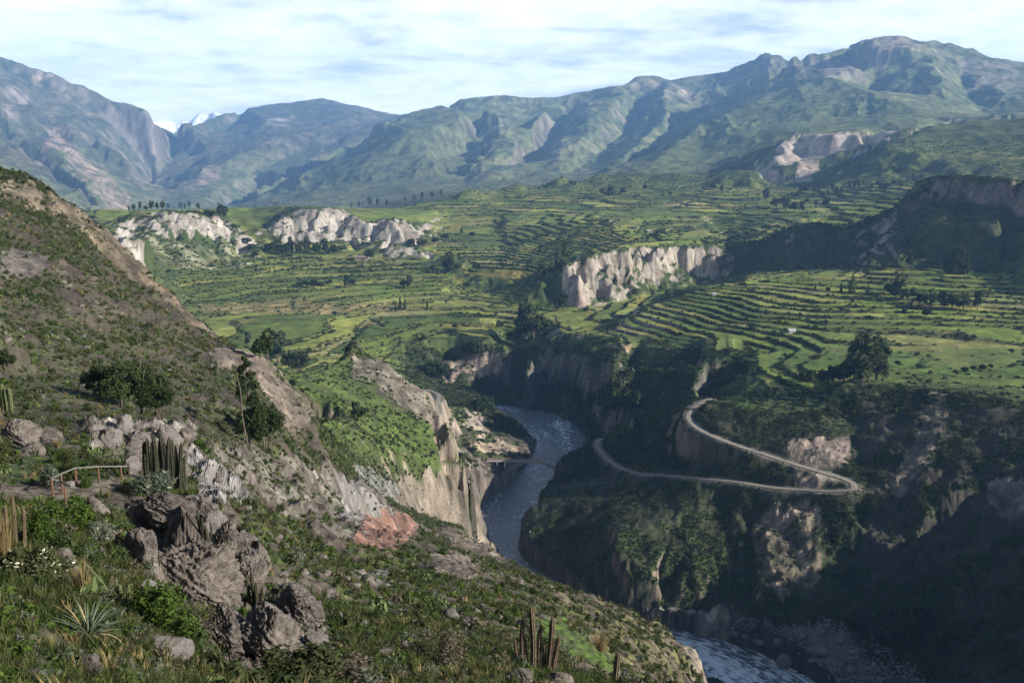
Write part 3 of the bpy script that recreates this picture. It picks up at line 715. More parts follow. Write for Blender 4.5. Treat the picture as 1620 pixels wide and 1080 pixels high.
# pale bluffs, mesa, tableland: bare where steep
def bare(m, c1, c2, s0, s1, veg=0.0):
    global COL, ROCK, VEG
    k = m * sstep(s0, s1, STEEP + .10 * n_sml)
    COL = mixc(COL, mixc(c1, c2, .5 + n_sml * .9 + .4 * n_mid), k); ROCK = np.maximum(ROCK, k); VEG = VEG * (1 - k * .9)
m = np.maximum(poly("372,322 700,322 700,420 600,418 560,404 480,392 372,390", 1200, 2100), np.maximum(poly("200,326 300,326 345,338 372,362 368,378 330,368 285,366 245,372 205,384 180,382 172,350", 1400, 1760), poly("186,366 206,366 232,416 222,424 186,392", 1150, 1400)))
bare(m, (.23, .20, .163), (.37, .33, .28), .13, .27)
paint(poly("200,372 340,372 420,408 380,425 250,425 230,410", 1250, 1700), (.22, .215, .13), .35, .4, .15, edge=.9)
m = poly("895,380 1160,380 1160,460 1000,495 890,500", 1150, 1560)
bare(m, (.235, .195, .155), (.37, .32, .265), .34, .52)
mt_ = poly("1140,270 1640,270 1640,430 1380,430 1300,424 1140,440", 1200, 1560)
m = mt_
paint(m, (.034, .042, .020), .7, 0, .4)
bare(m * poly("1140,270 1640,270 1640,334 1470,340 1420,400 1380,430 1300,424 1140,440", 1200, 1560), (.085, .070, .060), (.150, .124, .104), .36, .52)  # tableland rock darkened to carry the shade of its sunless face
m = poly("1360,340 1420,330 1420,425 1330,425", 1250, 1500)
bare(m, (.15, .126, .106), (.235, .20, .172), .18, .36)
m = poly("1150,190 1500,190 1500,300 1150,300", 2900, 4100)
bare(m, (.26, .21, .165), (.40, .34, .28), .30, .44)
paint(poly("1243,224 1262,212 1300,213 1350,208 1442,196 1444,208 1390,222 1340,236 1300,250 1268,258 1240,262 1222,266", 3250, 3800), (.34, .285, .235), .95, 1)
paint(poly("1255,255 1296,250 1290,292 1262,290", 3100, 3700), (.36, .285, .225), .8, 1)
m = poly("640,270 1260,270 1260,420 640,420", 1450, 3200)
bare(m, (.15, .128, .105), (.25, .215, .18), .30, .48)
m = poly("840,480 1080,480 1080,535 840,535", 950, 1300)
bare(m, (.24, .19, .15), (.36, .29, .235), .12, .28)
# canyon sides above the upstream river
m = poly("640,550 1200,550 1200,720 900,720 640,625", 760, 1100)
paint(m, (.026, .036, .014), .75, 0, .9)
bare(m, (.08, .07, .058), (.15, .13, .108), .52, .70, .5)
paint(poly("700,566 800,552 800,575 700,606", 950, 1100), (.30, .235, .185), .6, 1, .1)
# left bank and gorge
m = poly("640,600 850,600 850,900 640,900", 440, 900)
bare(m, (.15, .125, .10), (.29, .235, .18), .22, .40)
paint(poly("735,640 758,650 775,690 740,672", 700, 860), (.33, .27, .21), .8, 1, 0)
paint(poly("742,690 815,700 822,722 745,712", 680, 800), (.28, .215, .155), .8, 1, 0)
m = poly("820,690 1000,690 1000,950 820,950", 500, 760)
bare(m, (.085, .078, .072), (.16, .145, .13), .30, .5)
# knoll
kn = poly("450,545 690,600 742,725 742,835 560,835 560,765 470,640", 260, 580)
paint(kn, (.058, .078, .024), .5, 0, .5)
paint(poly("450,592 545,560 565,600 620,640 690,685 738,735 735,752 690,762 620,750 560,715 500,680 460,630", 240, 560), (.066, .092, .025), .8, 0, .22)
bare(kn, (.16, .128, .096), (.27, .218, .165), .60, .76)
paint(poly("560,556 605,570 660,610 700,665 690,690 640,640 590,606 555,600", 440, 560), (.20, .168, .132), .75, 1, .2)
paint(poly("620,765 700,740 742,722 742,830 690,826 640,800", 330, 430), (.195, .160, .124), .9, 1, .08)
paint(poly("560,730 620,760 640,800 600,790 560,760", 240, 400), (.17, .165, .155), .7, 1, .2)
paint(poly("726,735 765,735 772,842 732,842", 380, 640), (.165, .135, .105), 1, 1, .05)
# near hillside
paint(poly("0,270 70,300 140,345 200,400 300,505 420,580 500,660 480,700 400,720 300,690 100,690 0,690", 80, 420), (.050, .051, .030), .6, None, .66, edge=.8)
paint(poly("0,394 60,398 82,412 60,440 0,444", 180, 420), (.130, .112, .100), .8, .9, .1)
paint(poly("0,285 60,292 72,335 40,330 0,312", 200, 420), (.24, .190, .135), .55, 1, .1)
paint(poly("72,302 150,340 200,380 250,440 310,500 345,535 300,512 240,455 180,425 130,375 80,335", 220, 420), (.185, .142, .100), .5, 1, .15)
paint(poly("85,410 150,440 200,500 150,520 95,470", 150, 320), (.11, .088, .068), .5, .7, .25)
paint(poly("330,550 395,545 500,655 470,690 440,680 420,625 380,590 335,580", 180, 330), (.165, .132, .105), .8, .9, .08)
paint(poly("140,665 310,668 315,700 300,760 260,745 200,735 140,705", 60, 130), (.215, .188, .168), .6, 1, .12)
paint(poly("290,700 340,730 400,800 360,800 310,770", 55, 130), (.24, .222, .21), .7, 1, .08)
paint(poly("330,700 520,740 620,800 620,870 540,850 440,800 360,760", 70, 240), (.19, .165, .148), .38, .8, .3)
paint(poly("530,760 600,760 642,808 600,822 570,845 545,830", 140, 240), (.20, .186, .174), .6, 1, .1)
paint(poly("556,850 588,812 640,808 664,832 640,858 606,886 576,878", 90, 260), (.205, .118, .090), 1, 1, 0, var=.35)
paint(poly("545,905 610,895 630,935 570,950", 60, 130), (.24, .22, .205), .45, .9, .15)
paint(poly("680,876 720,872 760,900 740,930 690,925", 90, 220), (.140, .112, .092), .9, .8, .08)
paint(poly("690,832 740,838 800,885 780,890 720,868", 150, 330), (.15, .12, .094), .6, .8, .12)
paint(poly("830,975 890,985 960,1030 975,1075 900,1040 860,1005", 45, 110), (.050, .082, .018), .8, 0, .05)
paint(poly("860,930 1100,985 1110,1080 1000,1080 900,980", 60, 220), (.135, .115, .060), .35, .1, .3)
paint(poly("0,725 200,718 210,765 120,775 0,765", 48, 80), (.040, .064, .018), .7, 0, .7)
paint(poly("0,772 205,752 205,768 130,792 0,795", 44, 60), (.130, .105, .085), .8, .2, 0)
paint(poly("0,880 250,930 420,1000 500,1080 0,1080", 10, 40), (.040, .054, .020), .4, 0, .6)
paint(poly("195,795 330,790 400,860 470,930 560,1075 330,1075 335,960 250,940 225,860", 26, 75), (.135, .112, .095), .85, 1, .1)
# hairpin spur and side canyon
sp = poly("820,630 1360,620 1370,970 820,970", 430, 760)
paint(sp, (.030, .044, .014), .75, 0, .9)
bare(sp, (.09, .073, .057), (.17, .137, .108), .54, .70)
paint(poly("1190,810 1245,780 1300,800 1300,920 1240,950 1195,900", 440, 540), (.215, .168, .130), .5, 1, .2, edge=.7)
paint(poly("1245,695 1345,690 1345,735 1290,738 1250,722", 520, 640), (.225, .175, .140), .9, 1, .05)
paint(poly("1255,750 1320,746 1326,766 1262,768", 500, 570), (.27, .215, .165), .9, 1, .05)
paint(poly("1150,622 1330,606 1330,645 1200,652 1150,640", 600, 760), (.060, .092, .026), .7, 0, .12)
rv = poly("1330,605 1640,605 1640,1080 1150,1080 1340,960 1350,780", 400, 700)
bare(rv, (.055, .049, .045), (.115, .100, .090), .34, .54)  # rock and scrub here darkened, the gorge's deep shadow put into the colour
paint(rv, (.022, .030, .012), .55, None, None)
paint(poly("1560,760 1640,755 1640,820 1570,812", 440, 620), (.17, .15, .135), .9, 1, .03)
paint(poly("1470,615 1500,620 1490,700 1420,790 1400,770 1450,690", 500, 700), (.20, .165, .135), .5, 1, .1)
paint(poly("1130,985 1340,1000 1400,1080 1250,1080 1150,1020", 410, 490), (.120, .118, .118), .9, .8, .02)
paint(poly("1020,962 1150,962 1165,1012 1120,1015 1060,990", 440, 500), (.32, .275, .235), 1, 1, 0)  # slabs lightened to stand in for sunlight that misses them
paint(poly("1060,990 1118,1020 1120,1080 1100,1080 1085,1045", 150, 240), (.29, .245, .19), .7, 1, .05)
# wet margin of the river
wet = (RIVD < 5) & (RIVD > -8)
COL[wet] *= .62
VEG = np.where(RIVD < 4, 0, VEG)
rd = np.full(X.shape, 1e9, np.float32)
for path in (ROAD_A, ROAD_B):
    rd = np.minimum(rd, near_path(X, Y, path, 14.0)[0])
VEG = np.where(rd < 4.2, 0, VEG)
k_ = sstep(6.5, 3.2, rd); COL = mixc(COL, np.array((.20, .175, .145), np.float32), k_ * (.75 + .5 * n_sml))
COL = COL * (1 + np.clip(.55 * n_fin + .25 * n_sml, -.5, .6) * (.35 + .65 * mt) * (~snow))[:, None]
COL = np.clip(COL, .006, .92)

def land_material():
    m = bpy.data.materials.new("land"); m.use_nodes = True; t = m.node_tree; b = t.nodes['Principled BSDF']
    at = N(t, 'ShaderNodeAttribute', attribute_name='cover'); rk = N(t, 'ShaderNodeAttribute', attribute_name='bare')
    tc = N(t, 'ShaderNodeTexCoord')
    def noise(sc, det, ro):
        n = N(t, 'ShaderNodeTexNoise'); n.inputs['Scale'].default_value = sc; n.inputs['Detail'].default_value = det; n.inputs['Roughness'].default_value = ro
        t.links.new(tc.outputs['Object'], n.inputs['Vector']); return n
    fine = noise(.9, 9, .68); coarse = noise(.045, 8, .62)
    sm = N(t, 'ShaderNodeMath', operation='MULTIPLY_ADD'); t.links.new(coarse.outputs[0], sm.inputs[0]); sm.inputs[1].default_value = .8; t.links.new(fine.outputs[0], sm.inputs[2])
    mr = N(t, 'ShaderNodeMapRange'); t.links.new(sm.outputs[0], mr.inputs[0]); mr.inputs[1].default_value = .55; mr.inputs[2].default_value = 1.25; mr.inputs[3].default_value = .48; mr.inputs[4].default_value = 1.55; mr.clamp = True
    mu = N(t, 'ShaderNodeMix', data_type='RGBA', blend_type='MULTIPLY'); mu.inputs['Factor'].default_value = 1
    t.links.new(at.outputs['Color'], mu.inputs['A']); t.links.new(mr.outputs[0], mu.inputs['B'])
    # upright streaks on bare rock
    mp = N(t, 'ShaderNodeMapping'); mp.inputs['Scale'].default_value = (.22, .22, .035); t.links.new(tc.outputs['Object'], mp.inputs[0])
    st = N(t, 'ShaderNodeTexNoise'); st.inputs['Scale'].default_value = 1.0; st.inputs['Detail'].default_value = 7; st.inputs['Roughness'].default_value = .65; t.links.new(mp.outputs[0], st.inputs['Vector'])
    sr = N(t, 'ShaderNodeMapRange'); t.links.new(st.outputs[0], sr.inputs[0]); sr.inputs[1].default_value = .34; sr.inputs[2].default_value = .66; sr.inputs[3].default_value = .62; sr.inputs[4].default_value = 1.28
    m2 = N(t, 'ShaderNodeMix', data_type='RGBA', blend_type='MULTIPLY'); t.links.new(rk.outputs['Fac'], m2.inputs['Factor']); t.links.new(mu.outputs['Result'], m2.inputs['A']); t.links.new(sr.outputs[0], m2.inputs['B'])
    t.links.new(m2.outputs['Result'], b.inputs['Base Color'])
    b.inputs['Roughness'].default_value = .95; b.inputs['Specular IOR Level'].default_value = .12
    hs = N(t, 'ShaderNodeMath', operation='MULTIPLY_ADD'); t.links.new(fine.outputs[0], hs.inputs[0]); hs.inputs[1].default_value = .10; hs.inputs[2].default_value = 0
    h2 = N(t, 'ShaderNodeMath', operation='MULTIPLY_ADD'); t.links.new(coarse.outputs[0], h2.inputs[0]); h2.inputs[1].default_value = 3.0; t.links.new(hs.outputs[0], h2.inputs[2])
    h3 = N(t, 'ShaderNodeMath', operation='MULTIPLY'); t.links.new(st.outputs[0], h3.inputs[0]); t.links.new(rk.outputs['Fac'], h3.inputs[1])
    h4 = N(t, 'ShaderNodeMath', operation='MULTIPLY_ADD'); t.links.new(h3.outputs[0], h4.inputs[0]); h4.inputs[1].default_value = 2.2; t.links.new(h2.outputs[0], h4.inputs[2])
    bp = N(t, 'ShaderNodeBump'); bp.inputs['Strength'].default_value = .75; bp.inputs['Distance'].default_value = 1.0
    t.links.new(h4.outputs[0], bp.inputs['Height']); t.links.new(bp.outputs[0], b.inputs['Normal'])
    return m
LAND = land_material()

# ------------------------------------------------------------------ the setting as separate landforms
fi = (np.arange(NR - 1)[:, None] * NC + np.arange(NC - 1)[None, :]).ravel()
pxf, pyf, Rf_, zf = PX0[fi], PY0[fi], RG[fi], BASE[fi]
thf = THG[fi]; pxa = CX + F_PX * np.tan(thf) * _cp      # bearing as a picture column on the horizon
zone = np.full(fi.shape, 0, dtype=np.int8)
ZN_NAMES = ["valley_floor", "hillside", "knoll", "river_bank", "spur", "ravine", "bluff", "mesa", "tableland", "bench", "hill", "mountain", "mountain", "mountain", "mountain"]
zone[Rf_ < 640] = 3
zone[(Rf_ < 640) & (pxa > 1000)] = 4
zone[(Rf_ < 760) & (pxa > 905) & (Rf_ > 495)] = 4
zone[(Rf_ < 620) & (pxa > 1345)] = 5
zone[(Rf_ < 640) & (zf > -150) & (pxa > 1345) & (Rf_ > 560)] = 0
cr = np.interp(pxa, [-900, 230, 300, 400, 470, 500, 560, 650, 700, 760, 920, 1000, 1110, 1300, 3000], [640, 640, 480, 420, 330, 262, 262, 300, 345, 330, 268, 250, 240, 330, 330])
zone[Rf_ < cr] = 1
zone[(Rf_ >= cr) & (Rf_ < 640) & (pxa > 380) & (pxa < 742) & (zf > -182)] = 2
zone[(Rf_ > 1180) & (Rf_ < 2000) & (pxf > 165) & (pxf < 700) & (pyf < 425 - 0.02 * (pxf - 165)) & (zf > -168)] = 6
zone[(Rf_ > 1180) & (Rf_ < 1560) & (pxf > 735) & (pxf < 1155) & (zf > -181)] = 7
zone[(Rf_ > 1255) & (Rf_ < 2150) & (pxf > 1155) & (zf > -152) & (Rf_ > 1255 + 150 * (pxf > 1480) * 0)] = 8
zone[(Rf_ > 1560) & (Rf_ < 3250) & (zone == 0)] = 9
zone[(Rf_ >= 2250) & (Rf_ < 4300) & (pxa > 1150) & (zf > -75)] = 10
zone[Rf_ >= 3250] = 10
far = Rf_ > 4300
zone[far] = 13
zone[far & (pxf < 385 + (322 - pyf) * 1.81) & (Rf_ < 14700)] = 12
zone[(Rf_ > 4300) & (Rf_ < 12500) & (pxa < 300) & (pxf < 258 - np.maximum(0, pyf - 200) * .3)] = 11
zone[(Rf_ > 13450) & (pxa > 150) & (pxa < 480)] = 14
def land_object(name, sel):
    f = fi[sel]; F = np.stack([f, f + 1, f + NC + 1, f + NC], -1)
    used = np.zeros(NR * NC, bool); used[F.ravel()] = True; ids = np.nonzero(used)[0]
    remap = np.zeros(NR * NC, np.int32); remap[ids] = np.arange(len(ids), dtype=np.int32)
    me = bpy.data.meshes.new(name); me.vertices.add(len(ids))
    V = np.stack([X[ids], Y[ids], Z_[ids]], -1).astype(np.float32); me.vertices.foreach_set('co', V.ravel())
    me.loops.add(F.size); me.loops.foreach_set('vertex_index', remap[F.ravel()])
    me.polygons.add(len(F)); me.polygons.foreach_set('loop_start', np.arange(0, F.size, 4, dtype=np.int32))
    me.update(calc_edges=True); me.polygons.foreach_set('use_smooth', np.ones(len(F), bool))
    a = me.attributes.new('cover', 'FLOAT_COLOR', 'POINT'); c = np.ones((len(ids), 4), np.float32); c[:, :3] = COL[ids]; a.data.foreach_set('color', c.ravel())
    a = me.attributes.new('bare', 'FLOAT', 'POINT'); a.data.foreach_set('value', np.clip(ROCK[ids], 0, 1).astype(np.float32))
    me.materials.append(LAND); o = bpy.data.objects.new(name, me); scene.collection.objects.link(o); o['kind'] = 'structure'
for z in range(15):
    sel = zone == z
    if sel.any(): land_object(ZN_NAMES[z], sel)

# ------------------------------------------------------------------ finding the ground
def ground(x, y):
    th = math.atan2(x, y); lr = math.log(math.hypot(x, y)); j = min(max(np.searchsorted(TH, th) - 1, 0), NC - 2)
    f = min(max((th - TH[j]) / (TH[j + 1] - TH[j]), 0), 1)
    return float(np.interp(lr, LR[:, j], Zg[:, j]) * (1 - f) + np.interp(lr, LR[:, j + 1], Zg[:, j + 1]) * f)
def hit(px, py, rmin=0):
    """where the sight line of a surveyed point meets the land"""
    th, s = ray(px, py); j = min(max(int(np.searchsorted(TH, th)), 0), NC - 1)
    R = np.exp(LR[:, j]); e = (Zg[:, j] - CAMZ) / R; k = np.nonzero((e >= s) & (R > rmin))[0]
    if len(k) == 0: R0 = 1000.0
    elif k[0] == 0: R0 = R[0]
    else:
        a, b = k[0] - 1, k[0]; f = (s - e[a]) / (e[b] - e[a] + 1e-12) if e[b] != e[a] else 0; R0 = R[a] + min(max(f, 0), 1) * (R[b] - R[a])
    x, y = R0 * math.sin(th), R0 * math.cos(th); return Vector((x, y, ground(x, y)))
# ------------------------------------------------------------------ helpers for things
random.seed(11); rng = np.random.RandomState(23)
def link(o, parent=None):
    scene.collection.objects.link(o)
    if parent: o.parent = parent
    return o
def thing(name, label, cat, loc=(0, 0, 0), rz=0.0, group=None):
    o = link(bpy.data.objects.new(name, None)); o.empty_display_size = .3
    o.location = loc; o.rotation_euler = (0, 0, rz); tag(o, label, cat, group); return o
def tag(o, label, cat, group=None):
    o['label'] = label; o['category'] = cat
    if group: o['group'] = group
    return o
def mesh_np(name, V, F, mat, smooth=False):
    me = bpy.data.meshes.new(name); V = np.asarray(V, np.float32); F = np.asarray(F, np.int32); k = F.shape[1]
    me.vertices.add(len(V)); me.vertices.foreach_set('co', V.ravel())
    me.loops.add(F.size); me.loops.foreach_set('vertex_index', F.ravel())
    me.polygons.add(len(F)); me.polygons.foreach_set('loop_start', np.arange(0, F.size, k, dtype=np.int32))
    me.update(calc_edges=True)
    if smooth: me.polygons.foreach_set('use_smooth', np.ones(len(F), bool))
    if mat: me.materials.append(mat)
    return me
def part(name, me, parent=None):
    return link(bpy.data.objects.new(name, me), parent)
def bm_mesh(name, bm, mat, smooth=False):
    me = bpy.data.meshes.new(name); bm.to_mesh(me); bm.free()
    if smooth:
        me.polygons.foreach_set('use_smooth', np.ones(len(me.polygons), bool))
    me.materials.append(mat); return me
def tube(bm, pts, radii, n=8, cap=True):
    rings = []
    for i, p in enumerate(pts):
        p = Vector(p); a = Vector(pts[max(0, i - 1)]); b = Vector(pts[min(len(pts) - 1, i + 1)]); t = (b - a).normalized()
        u = t.cross(Vector((0, 0, 1)) if abs(t.z) < .95 else Vector((1, 0, 0))).normalized(); v = t.cross(u)
        rings.append([bm.verts.new(p + (u * math.cos(2 * math.pi * k / n) + v * math.sin(2 * math.pi * k / n)) * radii[i]) for k in range(n)])
    for a, b in zip(rings[:-1], rings[1:]):
        for k in range(n): bm.faces.new((a[k], a[(k + 1) % n], b[(k + 1) % n], b[k]))
    if cap:
        bm.faces.new(rings[0][::-1]); bm.faces.new(rings[-1])
def box(bm, c, s, rz=0.0, rx=0.0):
    M = Matrix.Translation(Vector(c)) @ Matrix.Rotation(rz, 4, 'Z') @ Matrix.Rotation(rx, 4, 'X') @ Matrix.Diagonal((*s, 1))
    r = __import__('bmesh').ops.create_cube(bm, size=1.0, matrix=M); return r['verts']
import bmesh
ORD = ["first", "second", "third", "fourth", "fifth", "sixth", "seventh", "eighth", "ninth", "tenth", "eleventh", "twelfth", "thirteenth", "fourteenth", "fifteenth", "sixteenth", "seventeenth", "eighteenth", "nineteenth", "twentieth",
       "twenty-first", "twenty-second", "twenty-third", "twenty-fourth", "twenty-fifth", "twenty-sixth", "twenty-seventh", "twenty-eighth", "twenty-ninth", "thirtieth"]
def place_word(i, n):
    if n == 1: return ""
    if i == 0: return "leftmost"
    if i == n - 1: return "rightmost"
    if n == 3: return "middle"
    return ORD[i] + " from left"

# ------------------------------------------------------------------ materials
def leaf_mat(name, c1, c2, rough=.75, trans=.25, spread=.35):
    m = bpy.data.materials.new(name); m.use_nodes = True; t = m.node_tree; t.nodes.clear()
    out = N(t, 'ShaderNodeOutputMaterial'); oi = N(t, 'ShaderNodeObjectInfo'); ge = N(t, 'ShaderNodeNewGeometry')
    rm = N(t, 'ShaderNodeMath', operation='MULTIPLY_ADD'); t.links.new(ge.outputs['Random Per Island'], rm.inputs[0]); rm.inputs[1].default_value = .55
    r2 = N(t, 'ShaderNodeMath', operation='MULTIPLY'); t.links.new(oi.outputs['Random'], r2.inputs[0]); r2.inputs[1].default_value = .45; t.links.new(r2.outputs[0], rm.inputs[2])
    mx = N(t, 'ShaderNodeMix', data_type='RGBA'); mx.inputs['A'].default_value = (*c1, 1); mx.inputs['B'].default_value = (*c2, 1); t.links.new(rm.outputs[0], mx.inputs['Factor'])
    d = N(t, 'ShaderNodeBsdfDiffuse'); t.links.new(mx.outputs['Result'], d.inputs['Color'])
    tr = N(t, 'ShaderNodeBsdfTranslucent'); t.links.new(mx.outputs['Result'], tr.inputs['Color'])
    ms = N(t, 'ShaderNodeMixShader'); ms.inputs[0].default_value = trans; t.links.new(d.outputs[0], ms.inputs[1]); t.links.new(tr.outputs[0], ms.inputs[2])
    t.links.new(ms.outputs[0], out.inputs[0]); return m
def noise_mat(name, c1, c2, scale, bump=.4, bscale=None, rough=.9, spec=.2, detail=8, stretch=(1, 1, 1), obj_var=0.0):
    m = bpy.data.materials.new(name); m.use_nodes = True; t = m.node_tree; b = t.nodes['Principled BSDF']
    tc = N(t, 'ShaderNodeTexCoord'); mp = N(t, 'ShaderNodeMapping'); mp.inputs['Scale'].default_value = stretch; t.links.new(tc.outputs['Object'], mp.inputs[0])
    n = N(t, 'ShaderNodeTexNoise'); n.inputs['Scale'].default_value = scale; n.inputs['Detail'].default_value = detail; n.inputs['Roughness'].default_value = .65; t.links.new(mp.outputs[0], n.inputs['Vector'])
    cr = N(t, 'ShaderNodeValToRGB'); cr.color_ramp.elements[0].position = .3; cr.color_ramp.elements[1].position = .72
    cr.color_ramp.elements[0].color = (*c1, 1); cr.color_ramp.elements[1].color = (*c2, 1); t.links.new(n.outputs[0], cr.inputs[0])
    col = cr.outputs[0]
    if obj_var:
        oi = N(t, 'ShaderNodeObjectInfo'); mr = N(t, 'ShaderNodeMapRange'); t.links.new(oi.outputs['Random'], mr.inputs[0]); mr.inputs[3].default_value = 1 - obj_var; mr.inputs[4].default_value = 1 + obj_var
        mu = N(t, 'ShaderNodeMix', data_type='RGBA', blend_type='MULTIPLY'); mu.inputs['Factor'].default_value = 1; t.links.new(col, mu.inputs['A']); t.links.new(mr.outputs[0], mu.inputs['B']); col = mu.outputs['Result']
    t.links.new(col, b.inputs['Base Color']); b.inputs['Roughness'].default_value = rough; b.inputs['Specular IOR Level'].default_value = spec
    if bump:
        n2 = N(t, 'ShaderNodeTexNoise'); n2.inputs['Scale'].default_value = bscale or scale * 2.5; n2.inputs['Detail'].default_value = 8; n2.inputs['Roughness'].default_value = .7; t.links.new(mp.outputs[0], n2.inputs['Vector'])
        bp = N(t, 'ShaderNodeBump'); bp.inputs['Strength'].default_value = bump; bp.inputs['Distance'].default_value = .22; t.links.new(n2.outputs[0], bp.inputs['Height']); t.links.new(bp.outputs[0], b.inputs['Normal'])
    return m
def rock_mat(name, dark, light, sc):
    """weathered rock: lichen blotches, dark crack lines, stained streaks"""
    m = noise_mat(name, dark, light, sc * 2.8, 1.0, sc * 8, .92, .12, 14, obj_var=.14); t = m.node_tree; b = t.nodes['Principled BSDF']
    src = b.inputs['Base Color'].links[0].from_socket; tc = [n for n in t.nodes if n.type == 'TEX_COORD'][0]
    nz = N(t, 'ShaderNodeTexNoise'); nz.inputs['Scale'].default_value = sc * .8; nz.inputs['Detail'].default_value = 6; t.links.new(tc.outputs['Object'], nz.inputs['Vector'])
    ad = N(t, 'ShaderNodeMix', data_type='RGBA', blend_type='LINEAR_LIGHT'); ad.inputs['Factor'].default_value = .35; t.links.new(tc.outputs['Object'], ad.inputs['A']); t.links.new(nz.outputs['Color'], ad.inputs['B'])
    v = N(t, 'ShaderNodeTexVoronoi', feature='DISTANCE_TO_EDGE'); v.inputs['Scale'].default_value = sc * .9; t.links.new(ad.outputs['Result'], v.inputs['Vector'])
    mr = N(t, 'ShaderNodeMapRange'); t.links.new(v.outputs['Distance'], mr.inputs[0]); mr.inputs[2].default_value = .022; mr.inputs[3].default_value = .62; mr.inputs[4].default_value = 1.0
    mu = N(t, 'ShaderNodeMix', data_type='RGBA', blend_type='MULTIPLY'); mu.inputs['Factor'].default_value = .45; t.links.new(src, mu.inputs['A']); t.links.new(mr.outputs[0], mu.inputs['B'])
    t.links.new(mu.outputs['Result'], b.inputs['Base Color']); return m
M_EUC = leaf_mat("eucalyptus_leaves", (.024, .037, .015), (.084, .105, .044)); M_POPSUN = leaf_mat("sunlit_poplar_leaves", (.050, .072, .026), (.115, .135, .050))  # the second is poplar foliage lightened to stand for sunlight
M_DARK = leaf_mat("dark_leaves", (.017, .028, .010), (.060, .078, .030)); M_POP = leaf_mat("poplar_leaves", (.030, .050, .016), (.075, .100, .034))
M_SHR = leaf_mat("shrub_leaves", (.025, .034, .014), (.074, .085, .036)); M_SHB = leaf_mat("bright_shrub_leaves", (.034, .060, .012), (.084, .122, .028))
M_DRY = leaf_mat("dry_twigs", (.060, .050, .036), (.135, .115, .080), trans=.1); M_GREY = leaf_mat("grey_leaves", (.060, .075, .050), (.140, .155, .110))
M_PAD = leaf_mat("cactus_pads", (.050, .078, .026), (.125, .155, .062), trans=.05)
M_GRS = leaf_mat("grass_blades", (.030, .046, .013), (.098, .108, .040), trans=.35); M_STRAW = leaf_mat("straw_blades", (.150, .115, .050), (.300, .235, .115), trans=.3)
M_FLW = leaf_mat("white_flowers", (.34, .32, .22), (.55, .53, .42), trans=.2)
M_BARK = noise_mat("bark", (.060, .048, .038), (.150, .125, .100), 3.0, .5)
M_ROCK = rock_mat("boulder_rock", (.055, .046, .040), (.285, .243, .210), .9)
M_ROCKW = rock_mat("pale_rock", (.125, .108, .096), (.275, .245, .220), 1.2)
M_RROCK = rock_mat("river_rock", (.13, .128, .125), (.29, .283, .275), .5)

# ------------------------------------------------------------------ leafy shapes
def leaves(n, centers, radii, size, rs, flat=.0, shell=.55, asp=2.0):
    """n small four-cornered leaf sprays spread through a set of ellipsoids, looking outward"""
    c = np.array(centers, float); r = np.array(radii, float)
    vol = r.prod(1) ** .75; k = rs.choice(len(c), n, p=vol / vol.sum())
    d = rs.normal(size=(n, 3)); d /= np.linalg.norm(d, axis=1)[:, None]
    rad = shell + (1 - shell) * rs.rand(n) ** .6
    rad *= 1 + .16 * rs.normal(size=n)
    p = c[k] + d * rad[:, None] * r[k]
    nr = d + .75 * rs.normal(size=(n, 3)); nr[:, 2] += .25; nr /= np.linalg.norm(nr, axis=1)[:, None]
    a = np.cross(nr, rs.normal(size=(n, 3))); a /= np.linalg.norm(a, axis=1)[:, None]; b = np.cross(nr, a)
    s = (size * (.55 + .9 * rs.rand(n)))[:, None]
    V = np.stack([p - a * s * .5 * asp, p - b * s * .5, p + a * s * .5 * asp + nr * s * .2, p + b * s * .5], 1).reshape(-1, 3)
    F = np.arange(n * 4).reshape(n, 4); return V, F
def shrub_mesh(name, mat, n, size, seed, lobes=5, h=.75, shell=.5):
    rs = np.random.RandomState(seed); c = []; r = []
    for i in range(lobes):
        a = rs.rand() * 6.28; q = .33 * math.sqrt(rs.rand()); hh = h * (.3 + .35 * rs.rand())
        c.append((q * math.cos(a), q * math.sin(a), hh)); r.append((.18 + .14 * rs.rand(), .18 + .14 * rs.rand(), hh * .85))
    V, F = leaves(n, c, r, size, rs, shell=shell); V[:, 2] = np.maximum(V[:, 2], -.05); return mesh_np(name, V, F, mat)
def tuft_mesh(name, mat, n, seed, h=1.0, spread=.5, w=.03, droop=.35):
    rs = np.random.RandomState(seed); V = []; F = []
    for i in range(n):
        a = rs.rand() * 6.283; q = .16 * math.sqrt(rs.rand()); d = np.array((math.cos(a), math.sin(a), 0)); s = np.array((-d[1], d[0], 0))
        L = h * (.5 + .6 * rs.rand()); le = spread * (.2 + rs.rand()); p0 = d * q
        p1 = p0 + d * le * L * .4 + np.array((0, 0, L * .6)); p2 = p0 + d * le * L + np.array((0, 0, L * (1 - droop * rs.rand())))
        ww = w * (.6 + .8 * rs.rand()); b = len(V)
        V += [p0 - s * ww, p0 + s * ww, p1 + s * ww * .7, p1 - s * ww * .7, p2]; F += [(b, b + 1, b + 2, b + 3), (b + 3, b + 2, b + 4, b + 4)]
    F2 = [f if f[2] != f[3] else f for f in F]
    me = bpy.data.meshes.new(name); me.from_pydata([tuple(v) for v in V], [], [f[:3] if f[2] == f[3] else f for f in F2]); me.materials.append(mat); return me
